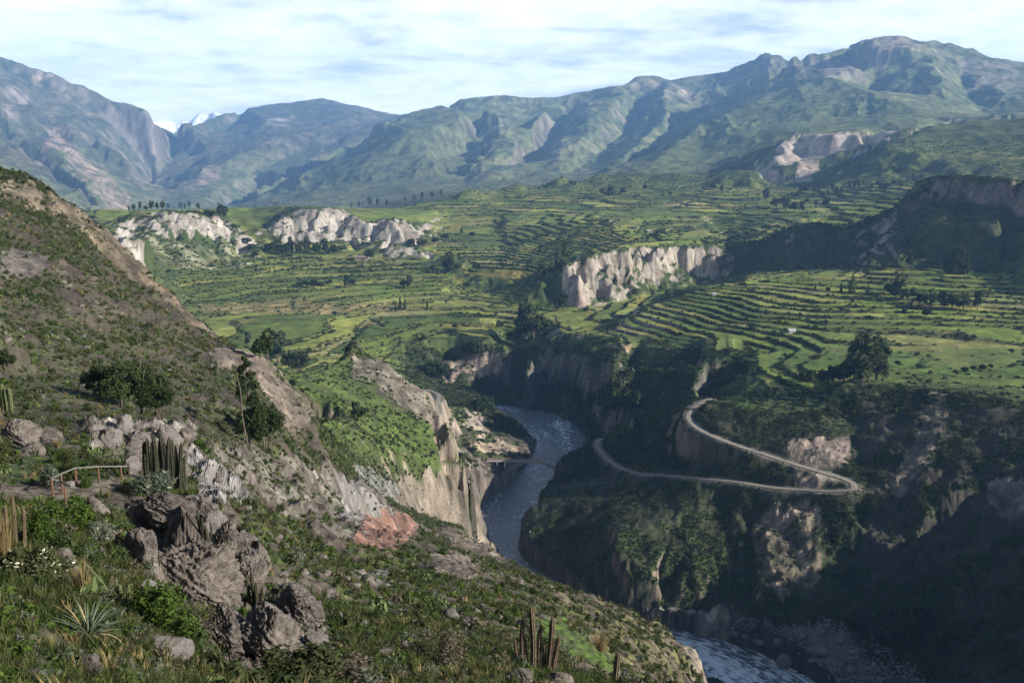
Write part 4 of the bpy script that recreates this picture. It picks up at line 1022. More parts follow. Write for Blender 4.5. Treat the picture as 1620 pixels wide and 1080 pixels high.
def pad_mesh(name, seed, n=26):
    rs = np.random.RandomState(seed); V = []; F = []
    for i in range(n):
        a = rs.rand() * 6.283; q = .38 * math.sqrt(rs.rand()); z = .1 + .5 * rs.rand() * (1 - q); c = np.array((q * math.cos(a), q * math.sin(a), z))
        yaw = rs.rand() * 6.283; u = np.array((math.cos(yaw), math.sin(yaw), 0)); tilt = .5 * rs.normal(); v = np.array((-math.sin(yaw) * math.sin(tilt), math.cos(yaw) * math.sin(tilt), math.cos(tilt)))
        b = len(V); w = .085 + .04 * rs.rand(); h = w * 1.5
        for k in range(6):
            t = 6.283 * k / 6 + .5; V.append(c + u * w * math.cos(t) + v * h * math.sin(t))
        F += [(b, b + 1, b + 2, b + 3), (b, b + 3, b + 4, b + 5)]
    return mesh_np(name, V, F, M_PAD)
def rock_np(seed, sub=3, cuts=9, rough=.10, shape=(1, 1, .8), strata=0.0):
    bm = bmesh.new(); bmesh.ops.create_icosphere(bm, subdivisions=sub, radius=1.0)
    V = np.array([v.co for v in bm.verts]); F = np.array([[v.index for v in f.verts] for f in bm.faces]); bm.free()
    rs = np.random.RandomState(seed)
    for _ in range(cuts + (8 if sub > 3 else 0)):
        n = rs.normal(size=3); n /= np.linalg.norm(n); d = .50 + .40 * rs.rand(); e = V @ n - d; k = e > 0; V[k] -= np.outer(e[k], n) * .92
    def n3(P, f, s): return (perlin(P[:, 0] * f + P[:, 2] * 1.7 * f, P[:, 1] * f - P[:, 2] * 1.3 * f, s) + perlin(P[:, 1] * f + 9.1, P[:, 2] * f * 1.4 + P[:, 0] * f, s + 1)) * .5
    U = V / (np.linalg.norm(V, axis=1)[:, None] + 1e-6); sd = seed % 900
    def rid(f, s): return .45 - np.abs(n3(V, f, s)) * 2.2
    def ter(f, s): q = n3(V, f, s) * 5; return (np.floor(q) + sstep(.7, 1, q - np.floor(q))) / 5
    V = V + U * (1.3 * rough * (.45 * n3(V, 1.4, sd) + .45 * rid(2.6, sd + 3) + .60 * ter(2.1, sd + 9) + .50 * rid(5.5, sd + 5) + .45 * ter(6, sd + 11) + .55 * rid(11, sd + 7) + .50 * ter(15, sd + 13) + .45 * n3(V, 25, sd + 8) + .30 * rid(42, sd + 15)))[:, None]
    if strata: V[:, :2] *= (1 + strata * np.sin(V[:, 2] * 17 + 2 * n3(V, 1.4, 5)))[:, None]
    return V * np.array(shape), F

# ------------------------------------------------------------------ ground cover that nobody could count: instanced "stuff"
def scatter(name, sources, P, sc, rz, pick, tilt=None):
    col = bpy.data.collections.new(name + "_kinds")
    for i, me in enumerate(sources):
        o = bpy.data.objects.new("%s_kind_%02d" % (name, i), me); col.objects.link(o)
    me = bpy.data.meshes.new(name); me.vertices.add(len(P)); me.vertices.foreach_set('co', np.asarray(P, np.float32).ravel())
    a = me.attributes.new('sc', 'FLOAT_VECTOR', 'POINT'); a.data.foreach_set('vector', np.asarray(sc, np.float32).ravel())
    a = me.attributes.new('rz', 'FLOAT_VECTOR', 'POINT'); rv = np.zeros((len(P), 3), np.float32); rv[:, 2] = rz
    if tilt is not None: rv[:, :2] = tilt
    a.data.foreach_set('vector', rv.ravel())
    a = me.attributes.new('pk', 'INT', 'POINT'); a.data.foreach_set('value', np.asarray(pick, np.int32))
    o = link(bpy.data.objects.new(name, me)); o['kind'] = 'stuff'
    g = bpy.data.node_groups.new(name, 'GeometryNodeTree')
    g.interface.new_socket('Geometry', in_out='INPUT', socket_type='NodeSocketGeometry'); g.interface.new_socket('Geometry', in_out='OUTPUT', socket_type='NodeSocketGeometry')
    gi = g.nodes.new('NodeGroupInput'); go = g.nodes.new('NodeGroupOutput'); ip = g.nodes.new('GeometryNodeInstanceOnPoints'); ci = g.nodes.new('GeometryNodeCollectionInfo')
    ci.inputs['Collection'].default_value = col; ci.inputs['Separate Children'].default_value = True; ci.inputs['Reset Children'].default_value = True
    def attr(nm, ty):
        n = g.nodes.new('GeometryNodeInputNamedAttribute'); n.data_type = ty; n.inputs['Name'].default_value = nm; return n.outputs['Attribute']
    g.links.new(gi.outputs[0], ip.inputs['Points']); g.links.new(ci.outputs[0], ip.inputs['Instance']); ip.inputs['Pick Instance'].default_value = True
    g.links.new(attr('pk', 'INT'), ip.inputs['Instance Index']); g.links.new(attr('sc', 'FLOAT_VECTOR'), ip.inputs['Scale'])
    er = g.nodes.new('FunctionNodeEulerToRotation'); g.links.new(attr('rz', 'FLOAT_VECTOR'), er.inputs[0]); g.links.new(er.outputs[0], ip.inputs['Rotation'])
    g.links.new(ip.outputs[0], go.inputs[0])
    md = o.modifiers.new('cover', 'NODES'); md.node_group = g
    print("stuff", name, len(P), flush=True); return o
el_ = ((Zg - CAMZ) / np.exp(LR)); SEEN = (el_ > np.maximum.accumulate(el_, axis=0) - 0.012).ravel()
dth_c = np.gradient(TH); AREA = 1 / np.clip(NRM[:, 2], .3, 1) * (np.exp(2 * LR) * dth_c[None, :] * np.gradient(LR, axis=0)).ravel()
INVIEW = SEEN & (np.abs(THG) < .60)
def sow(dens, cap=10 ** 9, seed=1):
    """draw random spots on the land with dens (per square metre, an array) and jitter them inside their cells"""
    rs = np.random.RandomState(seed); lam = np.where(INVIEW, np.clip(dens, 0, None) * AREA, 0)
    tot = lam.sum()
    if tot > cap: lam = lam * (cap / tot)
    n = rs.poisson(np.clip(lam, 0, 4)); i = np.repeat(np.nonzero(n)[0], n[n > 0])
    jt = rs.rand(len(i)) - .5; jl = rs.rand(len(i)) - .5
    row, colm = i // NC, i % NC; r2 = np.clip(row + np.sign(jl).astype(int), 0, NR - 1); c2 = np.clip(colm + np.sign(jt).astype(int), 0, NC - 1)
    P = np.stack([X, Y, Z_], -1); a = np.abs(jl)[:, None]; b = np.abs(jt)[:, None]
    Q = P[i] + a * (P[r2 * NC + colm] - P[i]) + b * (P[row * NC + c2] - P[i])
    return i, Q, rs

# grass and herbs close by
i, P, rs = sow(np.clip(VEG + np.where(RG < 44, .25, -.12), 0, 1) * (1 - ROCK * .85) * np.where(RG < 46, 24.0, np.where(RG < 90, 5.0, 1.2)) * sstep(360, 280, RG) * (RG > 5), 80000, 3)
s = (.20 + .30 * rs.rand(len(P)) ** 2) * (1 + .008 * RG[i])
src = [tuft_mesh("g", M_GRS, 34, 1), tuft_mesh("g", M_GRS, 28, 2, 1, .9), shrub_mesh("g", M_SHB, 60, .11, 3, 4, .6, .3), tuft_mesh("g", M_STRAW, 30, 4, 1, .5), shrub_mesh("g", M_DRY, 50, .08, 5, 4, .7, .2), shrub_mesh("g", M_GREY, 70, .08, 6, 4, .6)]
nb = n_big[i] + .6 * n_mid[i]; pk = np.where(rs.rand(len(P)) < .5, rs.choice([0, 1, 2], len(P), p=[.4, .3, .3]), np.where(nb > .1, rs.choice([0, 2, 5], len(P)), rs.choice([3, 4, 1, 5], len(P))))
scatter("grass", src, P - np.array((0, 0, .03)), np.stack([s * 1.2, s * 1.2, s], -1), rs.rand(len(P)) * 6.28, pk)
# scrub on the slopes
slope_ok = 1 - .8 * np.clip(ROCK, 0, 1)
dens = np.clip(VEG, 0, 1) ** 1.3 * slope_ok * np.where(RG < 130, .75, np.where(RG < 420, 1.5, .95)) * (RG > 22) * (RG < 700) * sstep(-.35, .1, n_mid + .5 * n_sml + .5 * n_big)
i, P, rs = sow(dens, 150000, 5)
s = (.40 + .75 * rs.rand(len(P)) ** 1.7) * np.where(RG[i] < 130, 1.1, np.where(RG[i] < 330, 1.15, 1.75))
src = [shrub_mesh("s", M_SHR, 150, .12, 31), shrub_mesh("s", M_SHR, 130, .12, 32, 4), shrub_mesh("s", M_DARK, 150, .12, 33, 6), shrub_mesh("s", M_SHB, 120, .11, 34, 4), pad_mesh("s", 35), pad_mesh("s", 36, 34), shrub_mesh("s", M_DRY, 90, .09, 37, 4, .8, .2), shrub_mesh("s", M_GREY, 120, .10, 38, 5)]
w8 = rs.rand(len(P)); left = (P[:, 0] < 0) & (RG[i] < 330)
pk = np.where(left & (w8 < .36), rs.choice([4, 5, 6, 7], len(P), p=[.36, .34, .2, .1]), rs.choice([0, 1, 2, 3, 6, 7], len(P), p=[.26, .22, .15, .10, .18, .09]))
scatter("scrub", src, P - np.array((0, 0, .08)), np.stack([s, s, s * (.7 + .4 * rs.rand(len(P)))], -1), rs.rand(len(P)) * 6.28, pk)
# hedges and bushes along the terrace walls
dens = np.clip(VEG, 0, 1) * np.where(RG < 1100, .15, np.where(RG < 1800, .085, .016)) * (RG > 640) * (RG < 3000)
i, P, rs = sow(dens, 90000, 7)
s = (1.4 + 2.6 * rs.rand(len(P)) ** 2.2) * np.where(RG[i] < 1500, 1, 1.45)
src = [shrub_mesh("h", M_SHR, 60, .19, 41), shrub_mesh("h", M_SHR, 60, .19, 42, 4), shrub_mesh("h", M_DARK, 60, .19, 43, 6), shrub_mesh("h", M_EUC, 60, .19, 44, 5, 1.0)]
scatter("hedge", src, P - np.array((0, 0, .2)), np.stack([s * 1.25, s, s * .75], -1), rs.rand(len(P)) * 6.28, rs.choice(4, len(P), p=[.34, .3, .22, .14]))
# loose stones
dens = (np.clip(ROCK, 0, 1) * .5 + .05) * np.where(RG < 120, 1.6, .7) * (RG < 360) * (RG > 10) * sstep(-.1, .5, n_mid + n_sml)
i, P, rs = sow(dens, 16000, 9)
s = (.10 + .45 * rs.rand(len(P)) ** 3.2) * np.where(RG[i] < 120, 1, 1.6)
src = []
for k in range(6):
    V, F = rock_np(60 + k, 2, 8, .12); src.append(mesh_np("stone", V, F, M_ROCKW if k % 2 else M_ROCK))
scatter("stones", src, P, np.stack([s, s * (.7 + .5 * rs.rand(len(P))), s * .75], -1), rs.rand(len(P)) * 6.28, rs.randint(0, 6, len(P)))
# gravel and cobbles of the river bars
bar = poly("1125,985 1350,985 1480,1080 1250,1090 1120,1018", 400, 500) * (RIVD > .5)
bar2 = ((RIVD > .3) & (RIVD < 9) & (RG > 500) & (RG < 900)).astype(np.float32)
i, P, rs = sow(bar * 1.2 + bar2 * .07, 12000, 13)
s = .25 + 1.0 * rs.rand(len(P)) ** 3.5
src = []
for k in range(5):
    V, F = rock_np(80 + k, 2, 8, .08); src.append(mesh_np("cobble", V, F, M_RROCK))
scatter("gravel", src, P, np.stack([s, s * .8, s * .6], -1), rs.rand(len(P)) * 6.28, rs.randint(0, 5, len(P)))
# ------------------------------------------------------------------ river, road
def strip(path, half, across, dz, zfun=None, name="strip", mat=None, crown=0.0):
    path = np.asarray(path); V = []; F = []; UV = []; s = 0.0; m = across
    for i, p in enumerate(path):
        a, b = path[max(0, i - 1)], path[min(len(path) - 1, i + 1)]; t = (b - a)[:2]; t = t / np.linalg.norm(t); n = np.array((t[1], -t[0]))
        if i: s += np.linalg.norm((p - path[i - 1])[:2])
        w = half(i, p, s)
        for k in range(m + 1):
            q = -1 + 2 * k / m; V.append((p[0] + n[0] * w * q, p[1] + n[1] * w * q, p[2] + dz + crown * (1 - q * q))); UV.append((s, q * w))
        if i:
            o = (i - 1) * (m + 1)
            F += [(o + k, o + k + 1, o + k + m + 2, o + k + m + 1) for k in range(m)]
    V = np.array(V)
    if zfun is not None: V[:, 2] += zfun(V, np.array(UV))
    me = mesh_np(name, V, F, mat, True)
    a = me.attributes.new('flow', 'FLOAT_VECTOR', 'POINT'); u3 = np.zeros((len(V), 3), np.float32); u3[:, :2] = UV; a.data.foreach_set('vector', u3.ravel())
    return me
def resample(path, step):
    d = np.r_[0, np.cumsum(np.linalg.norm(np.diff(path[:, :2], axis=0), axis=1))]; q = np.arange(0, d[-1], step)
    return np.stack([np.interp(q, d, path[:, k]) for k in range(path.shape[1])], -1)
def water_mat():
    m = bpy.data.materials.new("river_water"); m.use_nodes = True; t = m.node_tree; b = t.nodes['Principled BSDF']
    at = N(t, 'ShaderNodeAttribute', attribute_name='flow'); mp = N(t, 'ShaderNodeMapping'); mp.inputs['Scale'].default_value = (.17, .42, 1); t.links.new(at.outputs['Vector'], mp.inputs[0])
    n = N(t, 'ShaderNodeTexNoise'); n.inputs['Scale'].default_value = 1.0; n.inputs['Detail'].default_value = 8; n.inputs['Roughness'].default_value = .68; n.inputs['Distortion'].default_value = .6; t.links.new(mp.outputs[0], n.inputs['Vector'])
    mp2 = N(t, 'ShaderNodeMapping'); mp2.inputs['Scale'].default_value = (.018, .05, 1); t.links.new(at.outputs['Vector'], mp2.inputs[0])
    n2 = N(t, 'ShaderNodeTexNoise'); n2.inputs['Scale'].default_value = 1.0; n2.inputs['Detail'].default_value = 3; t.links.new(mp2.outputs[0], n2.inputs['Vector'])
    ma = N(t, 'ShaderNodeMath', operation='MULTIPLY_ADD'); t.links.new(n2.outputs[0], ma.inputs[0]); ma.inputs[1].default_value = .55; t.links.new(n.outputs[0], ma.inputs[2])
    rp = N(t, 'ShaderNodeAttribute', attribute_name='rapid'); mb = N(t, 'ShaderNodeMath', operation='MULTIPLY_ADD'); t.links.new(rp.outputs['Fac'], mb.inputs[0]); mb.inputs[1].default_value = .12; t.links.new(ma.outputs[0], mb.inputs[2])
    fr = N(t, 'ShaderNodeMapRange', interpolation_type='SMOOTHSTEP'); t.links.new(mb.outputs[0], fr.inputs[0]); fr.inputs[1].default_value = .83; fr.inputs[2].default_value = 1.02
    mx = N(t, 'ShaderNodeMix', data_type='RGBA'); mx.inputs['A'].default_value = (.11, .125, .132, 1); mx.inputs['B'].default_value = (.74, .78, .80, 1); t.links.new(fr.outputs[0], mx.inputs['Factor'])
    t.links.new(mx.outputs['Result'], b.inputs['Base Color'])
    rr = N(t, 'ShaderNodeMapRange'); t.links.new(fr.outputs[0], rr.inputs[0]); rr.inputs[3].default_value = .16; rr.inputs[4].default_value = .8; t.links.new(rr.outputs[0], b.inputs['Roughness'])
    b.inputs['IOR'].default_value = 1.33; b.inputs['Specular IOR Level'].default_value = .6
    bp = N(t, 'ShaderNodeBump'); bp.inputs['Strength'].default_value = .8; bp.inputs['Distance'].default_value = 1.1; t.links.new(n.outputs[0], bp.inputs['Height']); t.links.new(bp.outputs[0], b.inputs['Normal'])
    return m
RV = resample(RIVER, 1.3)
def waves(V, UV):
    return fbm(UV[:, 0] * .5, UV[:, 1], 6, 3, 401) * .22 + fbm(UV[:, 0] * .6, UV[:, 1], 1.6, 2, 405) * .10 + .16
rme = strip(RV, lambda i, p, s: p[3] + 2.5, 34, 0, waves, "river", water_mat())
co = np.empty(len(rme.vertices) * 3, np.float32); rme.vertices.foreach_get('co', co); co = co.reshape(-1, 3)
Rv = np.hypot(co[:, 0], co[:, 1]); a = rme.attributes.new('rapid', 'FLOAT', 'POINT'); a.data.foreach_set('value', (sstep(500, 440, Rv) * 1.5 + .45 * sstep(740, 800, Rv) * sstep(900, 860, Rv)).astype(np.float32))
o = part("river", rme); o['kind'] = 'structure'
def road_mat():
    m = bpy.data.materials.new("gravel_road"); m.use_nodes = True; t = m.node_tree; b = t.nodes['Principled BSDF']
    at = N(t, 'ShaderNodeAttribute', attribute_name='flow'); sp = N(t, 'ShaderNodeSeparateXYZ'); t.links.new(at.outputs['Vector'], sp.inputs[0])
    n = N(t, 'ShaderNodeTexNoise'); n.inputs['Scale'].default_value = .35; n.inputs['Detail'].default_value = 9; n.inputs['Roughness'].default_value = .7; t.links.new(at.outputs['Vector'], n.inputs['Vector'])
    ab = N(t, 'ShaderNodeMath', operation='ABSOLUTE'); t.links.new(sp.outputs['Y'], ab.inputs[0])
    su = N(t, 'ShaderNodeMath', operation='SUBTRACT'); t.links.new(ab.outputs[0], su.inputs[0]); su.inputs[1].default_value = .95
    a2 = N(t, 'ShaderNodeMath', operation='ABSOLUTE'); t.links.new(su.outputs[0], a2.inputs[0])
    wr = N(t, 'ShaderNodeMapRange', interpolation_type='SMOOTHSTEP'); t.links.new(a2.outputs[0], wr.inputs[0]); wr.inputs[1].default_value = .25; wr.inputs[2].default_value = .75; wr.inputs[3].default_value = 1.12; wr.inputs[4].default_value = .86
    cr = N(t, 'ShaderNodeValToRGB'); cr.color_ramp.elements[0].position = .3; cr.color_ramp.elements[1].position = .7; cr.color_ramp.elements[0].color = (.180, .152, .118, 1); cr.color_ramp.elements[1].color = (.300, .258, .205, 1); t.links.new(n.outputs[0], cr.inputs[0])
    mu = N(t, 'ShaderNodeMix', data_type='RGBA', blend_type='MULTIPLY'); mu.inputs['Factor'].default_value = 1; t.links.new(cr.outputs[0], mu.inputs['A']); t.links.new(wr.outputs[0], mu.inputs['B'])
    t.links.new(mu.outputs['Result'], b.inputs['Base Color']); b.inputs['Roughness'].default_value = .95; b.inputs['Specular IOR Level'].default_value = .1
    return m
RM = road_mat()
for path in (ROAD_A, ROAD_B):
    pr = resample(path, 1.5)
    wv = lambda i, p, s: 2.0 + .30 * math.sin(s * .09) + .22 * math.sin(s * .31 + 1) + random.uniform(-.22, .22)
    o = part("road", strip(pr, wv, 6, -.12, None, "road", RM, .14)); o['kind'] = 'structure'

# ------------------------------------------------------------------ the arched bridge
def bridge():
    A = Vector(ROAD_B[0]); B = Vector(ROAD_A[-1]); z = (A.z + B.z) / 2
    A = Vector((A.x, A.y, z)); B = Vector((B.x, B.y, z)); d = (B - A); Ln = d.length; rz = math.atan2(d.y, d.x)
    g = thing("bridge", "small concrete arch bridge carrying the gravel road across the river", "bridge", A, rz)
    conc = noise_mat("bridge_concrete", (.42, .40, .37), (.60, .58, .54), .6, .3, 3)
    dark = noise_mat("bridge_beam", (.24, .21, .185), (.38, .345, .31), .6, .3, 3)
    def mk(name, f, mat):
        bm = bmesh.new(); f(bm); bmesh.ops.bevel(bm, geom=bm.edges[:], offset=.03, segments=1, affect='EDGES'); return part(name, bm_mesh(name, bm, mat), g)
    mk("deck", lambda bm: box(bm, (Ln / 2, 0, -.28), (Ln + 3, 5.2, .5)), conc)
    mk("roadway", lambda bm: box(bm, (Ln / 2, 0, .02), (Ln + 2.4, 4.4, .09)), RM)
    # arch span: from the left pier to the right bank
    x0, x1 = Ln * .40, Ln * .985; rise = 7.2; zc = -1.1
    def arch(sy):
        def f(bm):
            prev = None; n = 22
            for k in range(n + 1):
                q = k / n; x = x0 + (x1 - x0) * q; zz = zc - rise * (2 * q - 1) ** 2; th = .62 + .45 * abs(2 * q - 1)
                ring = [bm.verts.new((x, sy - .3, zz - th)), bm.verts.new((x, sy + .3, zz - th)), bm.verts.new((x, sy + .3, zz)), bm.verts.new((x, sy - .3, zz))]
                if prev:
                    for j in range(4): bm.faces.new((prev[j], prev[(j + 1) % 4], ring[(j + 1) % 4], ring[j]))
                else: bm.faces.new(ring[::-1])
                prev = ring
            bm.faces.new(prev)
        return f
    for sy in (-1.7, 1.7): mk("arch_rib", arch(sy), dark)
    for k in range(9):
        q = (k + .5) / 9; x = x0 + (x1 - x0) * q; zz = zc - rise * (2 * q - 1) ** 2
        if -.53 - zz > .45:
            for sy in (-1.7, 1.7): mk("spandrel_post", lambda bm: box(bm, (x, sy, (zz - .53) / 2 - .05), (.42, .42, -.53 - zz + .1)), dark)
    mk("pier", lambda bm: box(bm, (x0 - .9, 0, -6.6), (1.5, 4.6, 12.0)), conc)
    mk("abutment", lambda bm: box(bm, (Ln - .2, 0, -3.6), (2.4, 5.0, 6.2)), conc)
    for sy in (-2.45, 2.45):
        def rail(bm):
            box(bm, (Ln / 2, sy, .98), (Ln + 2.4, .16, .14)); box(bm, (Ln / 2, sy, .52), (Ln + 2.4, .12, .10))
            n = int(Ln / 2.2)
            for k in range(n + 1): box(bm, (Ln * k / n, sy, .42), (.16, .16, .98))
        mk("railing", rail, noise_mat("rail_paint", (.22, .10, .085), (.34, .19, .16), 2, .2))
    for k in (.1, .2, .3):
        mk("trestle", lambda bm: box(bm, (Ln * k, 0, -2.6), (.7, 3.8, 4.2)), conc)
bridge()

# ------------------------------------------------------------------ trees
def limb_tree(h, r0, seed, crown_fn, mat, nleaf, lsize, limbs=7, fork=1):
    rs = np.random.RandomState(seed); bm = bmesh.new()
    def trunk(dx, dy, hh, rr):
        pts = [(dx * .2 + .02 * h * math.sin(k * 1.3 + seed) * (k / 6), dy * .2 + .02 * h * math.cos(k * 1.7 + seed) * (k / 6), -.03 * h + hh * k / 6) for k in range(7)]
        pts = [(x + dx * k / 6, y + dy * k / 6, z) for k, (x, y, z) in enumerate(pts)]
        tube(bm, pts, [rr * (1 - .85 * k / 6) + .004 * h for k in range(7)], 7); return pts
    pts = trunk(0, 0, h * .93, r0)
    for f in range(1, fork): trunk(.10 * h * math.cos(f * 2.3 + seed), .10 * h * math.sin(f * 2.3 + seed), h * (.75 + .1 * rs.rand()), r0 * .7)
    cs, rads = crown_fn(rs)
    for k in rs.choice(len(cs), min(limbs, len(cs)), replace=False):
        c = cs[k]; z0 = max(h * .2, c[2] - .18 * h); q = min(z0 / (h * .93), .98); a = np.array(pts[min(6, int(q * 6))]) * (1, 1, 0) + np.array((0, 0, z0))
        tube(bm, [tuple(a), tuple((a + np.array(c)) / 2 + np.array((0, 0, -.015 * h))), c], [r0 * .38, r0 * .24, r0 * .08], 5)
    tr = bm_mesh("trunk", bm, M_BARK, True); V, F = leaves(nleaf, cs, rads, lsize, rs, shell=.35); return tr, mesh_np("crown", V, F, mat)
def crown_euc(h, w):
    def f(rs):
        c, r = [], []
        for k in range(13):
            z = .30 + .66 * (k + rs.rand()) / 13; q = w * h * (.9 - .75 * abs(z - .55)) * (.4 + .7 * rs.rand()); a = rs.rand() * 6.283
            c.append((q * math.cos(a), q * math.sin(a), z * h)); s = h * (.07 + .07 * rs.rand()) * (1.25 - .5 * z); r.append((s, s, s * (.9 + .5 * rs.rand())))
        return c, r
    return f
def crown_round(h, w):
    def f(rs):
        c, r = [], []
        for k in range(20):
            a = rs.rand() * 6.283; q = w * h * math.sqrt(rs.rand()); z = h * (.34 + .5 * rs.rand() * (1 - .5 * q / (w * h)))
            c.append((q * math.cos(a), q * math.sin(a), z)); s = h * (.075 + .075 * rs.rand()); r.append((s * 1.15, s * 1.15, s * .85))
        return c, r
    return f
def crown_pop(h, w):
    def f(rs):
        c, r = [], []
        for k in range(10):
            z = .14 + .82 * k / 9; q = w * h * .3 * rs.rand(); a = rs.rand() * 6.283; s = w * h * (1.0 - 1.5 * max(0, z - .45)) * (.75 + .4 * rs.rand())
            c.append((q * math.cos(a), q * math.sin(a), z * h)); r.append((s, s, h * .085))
        return c, r
    return f
def crown_umbel(h, w):            # tall bare stems carrying separate dark plates
    def f(rs):
        c, r = [], []
        for z, q, s in ((.96, -.01, .035), (.90, .02, .045), (.84, -.04, .05), (.79, .05, .055), (.73, -.05, .055), (.68, .07, .06), (.62, -.06, .06), (.57, .07, .05), (.50, .02, .04), (.42, .09, .07), (.36, .03, .08), (.33, .12, .08), (.27, .06, .09), (.24, .14, .07), (.18, .09, .08), (.30, -.09, .06), (.22, -.10, .06)):
            a = rs.rand() * 1.2 - .6; c.append((q * h * math.cos(a), q * h * math.sin(a), z * h)); r.append((s * h * .85, s * h * .85, s * h * .8))
        return c, r
    return f
# one model of every kind, 10 m tall, later scaled
KINDS = {}
for key, fn, mat, nl, ls, fork in (("euc", crown_euc(10, .20), M_EUC, 520, .62, 1), ("euc2", crown_euc(10, .26), M_EUC, 560, .66, 2), ("round", crown_round(10, .32), M_DARK, 620, .70, 2), ("round2", crown_round(10, .38), M_EUC, 560, .74, 2),
                                   ("pop", crown_pop(10, .13), M_POP, 460, .55, 1), ("popl", crown_pop(10, .17), M_POPSUN, 480, .58, 1), ("bush", crown_round(10, .42), M_DARK, 380, .95, 3)):
    KINDS[key] = limb_tree(10, .20, len(KINDS) * 7 + 3, fn, mat, nl, ls, 7, fork)
KINDS["tall"] = limb_tree(10, .085, 77, crown_umbel(10, .1), M_DARK, 3400, .20, 9, 2)
KINDS["broad"] = limb_tree(10, .13, 91, crown_round(10, .34), M_DARK, 4200, .26, 10, 3)
KINDS["broad2"] = limb_tree(10, .12, 97, crown_round(10, .30), M_DARK, 3800, .26, 10, 2)
ADJ = {"euc": "slender dark eucalyptus", "euc2": "ragged dark eucalyptus", "round": "dark round-headed tree", "round2": "broad grey-green tree", "pop": "narrow poplar", "popl": "pale sunlit poplar", "bush": "dark rounded bush", "tall": "tall thin tree", "broad": "wide dark bushy tree", "broad2": "dark bushy tree"}
def tree_at(px, py, hpx, kind, label, group, cat="tree", rmin=0):
    p = hit(px, py, rmin); R = math.hypot(p.x, p.y); dist = math.hypot(R, p.z - CAMZ)
    fwd = p.y * _cp - (p.z - CAMZ) * _sp; h = hpx * fwd / F_PX / math.cos(PITCH)
    t = thing("bush" if kind == "bush" else "tree", label, cat, p, random.random() * 6.28, group); s = h / 10.0; t.scale = (s * random.uniform(.9, 1.12), s * random.uniform(.9, 1.12), s)
    part("trunk", KINDS[kind][0], t); part("crown", KINDS[kind][1], t); return t
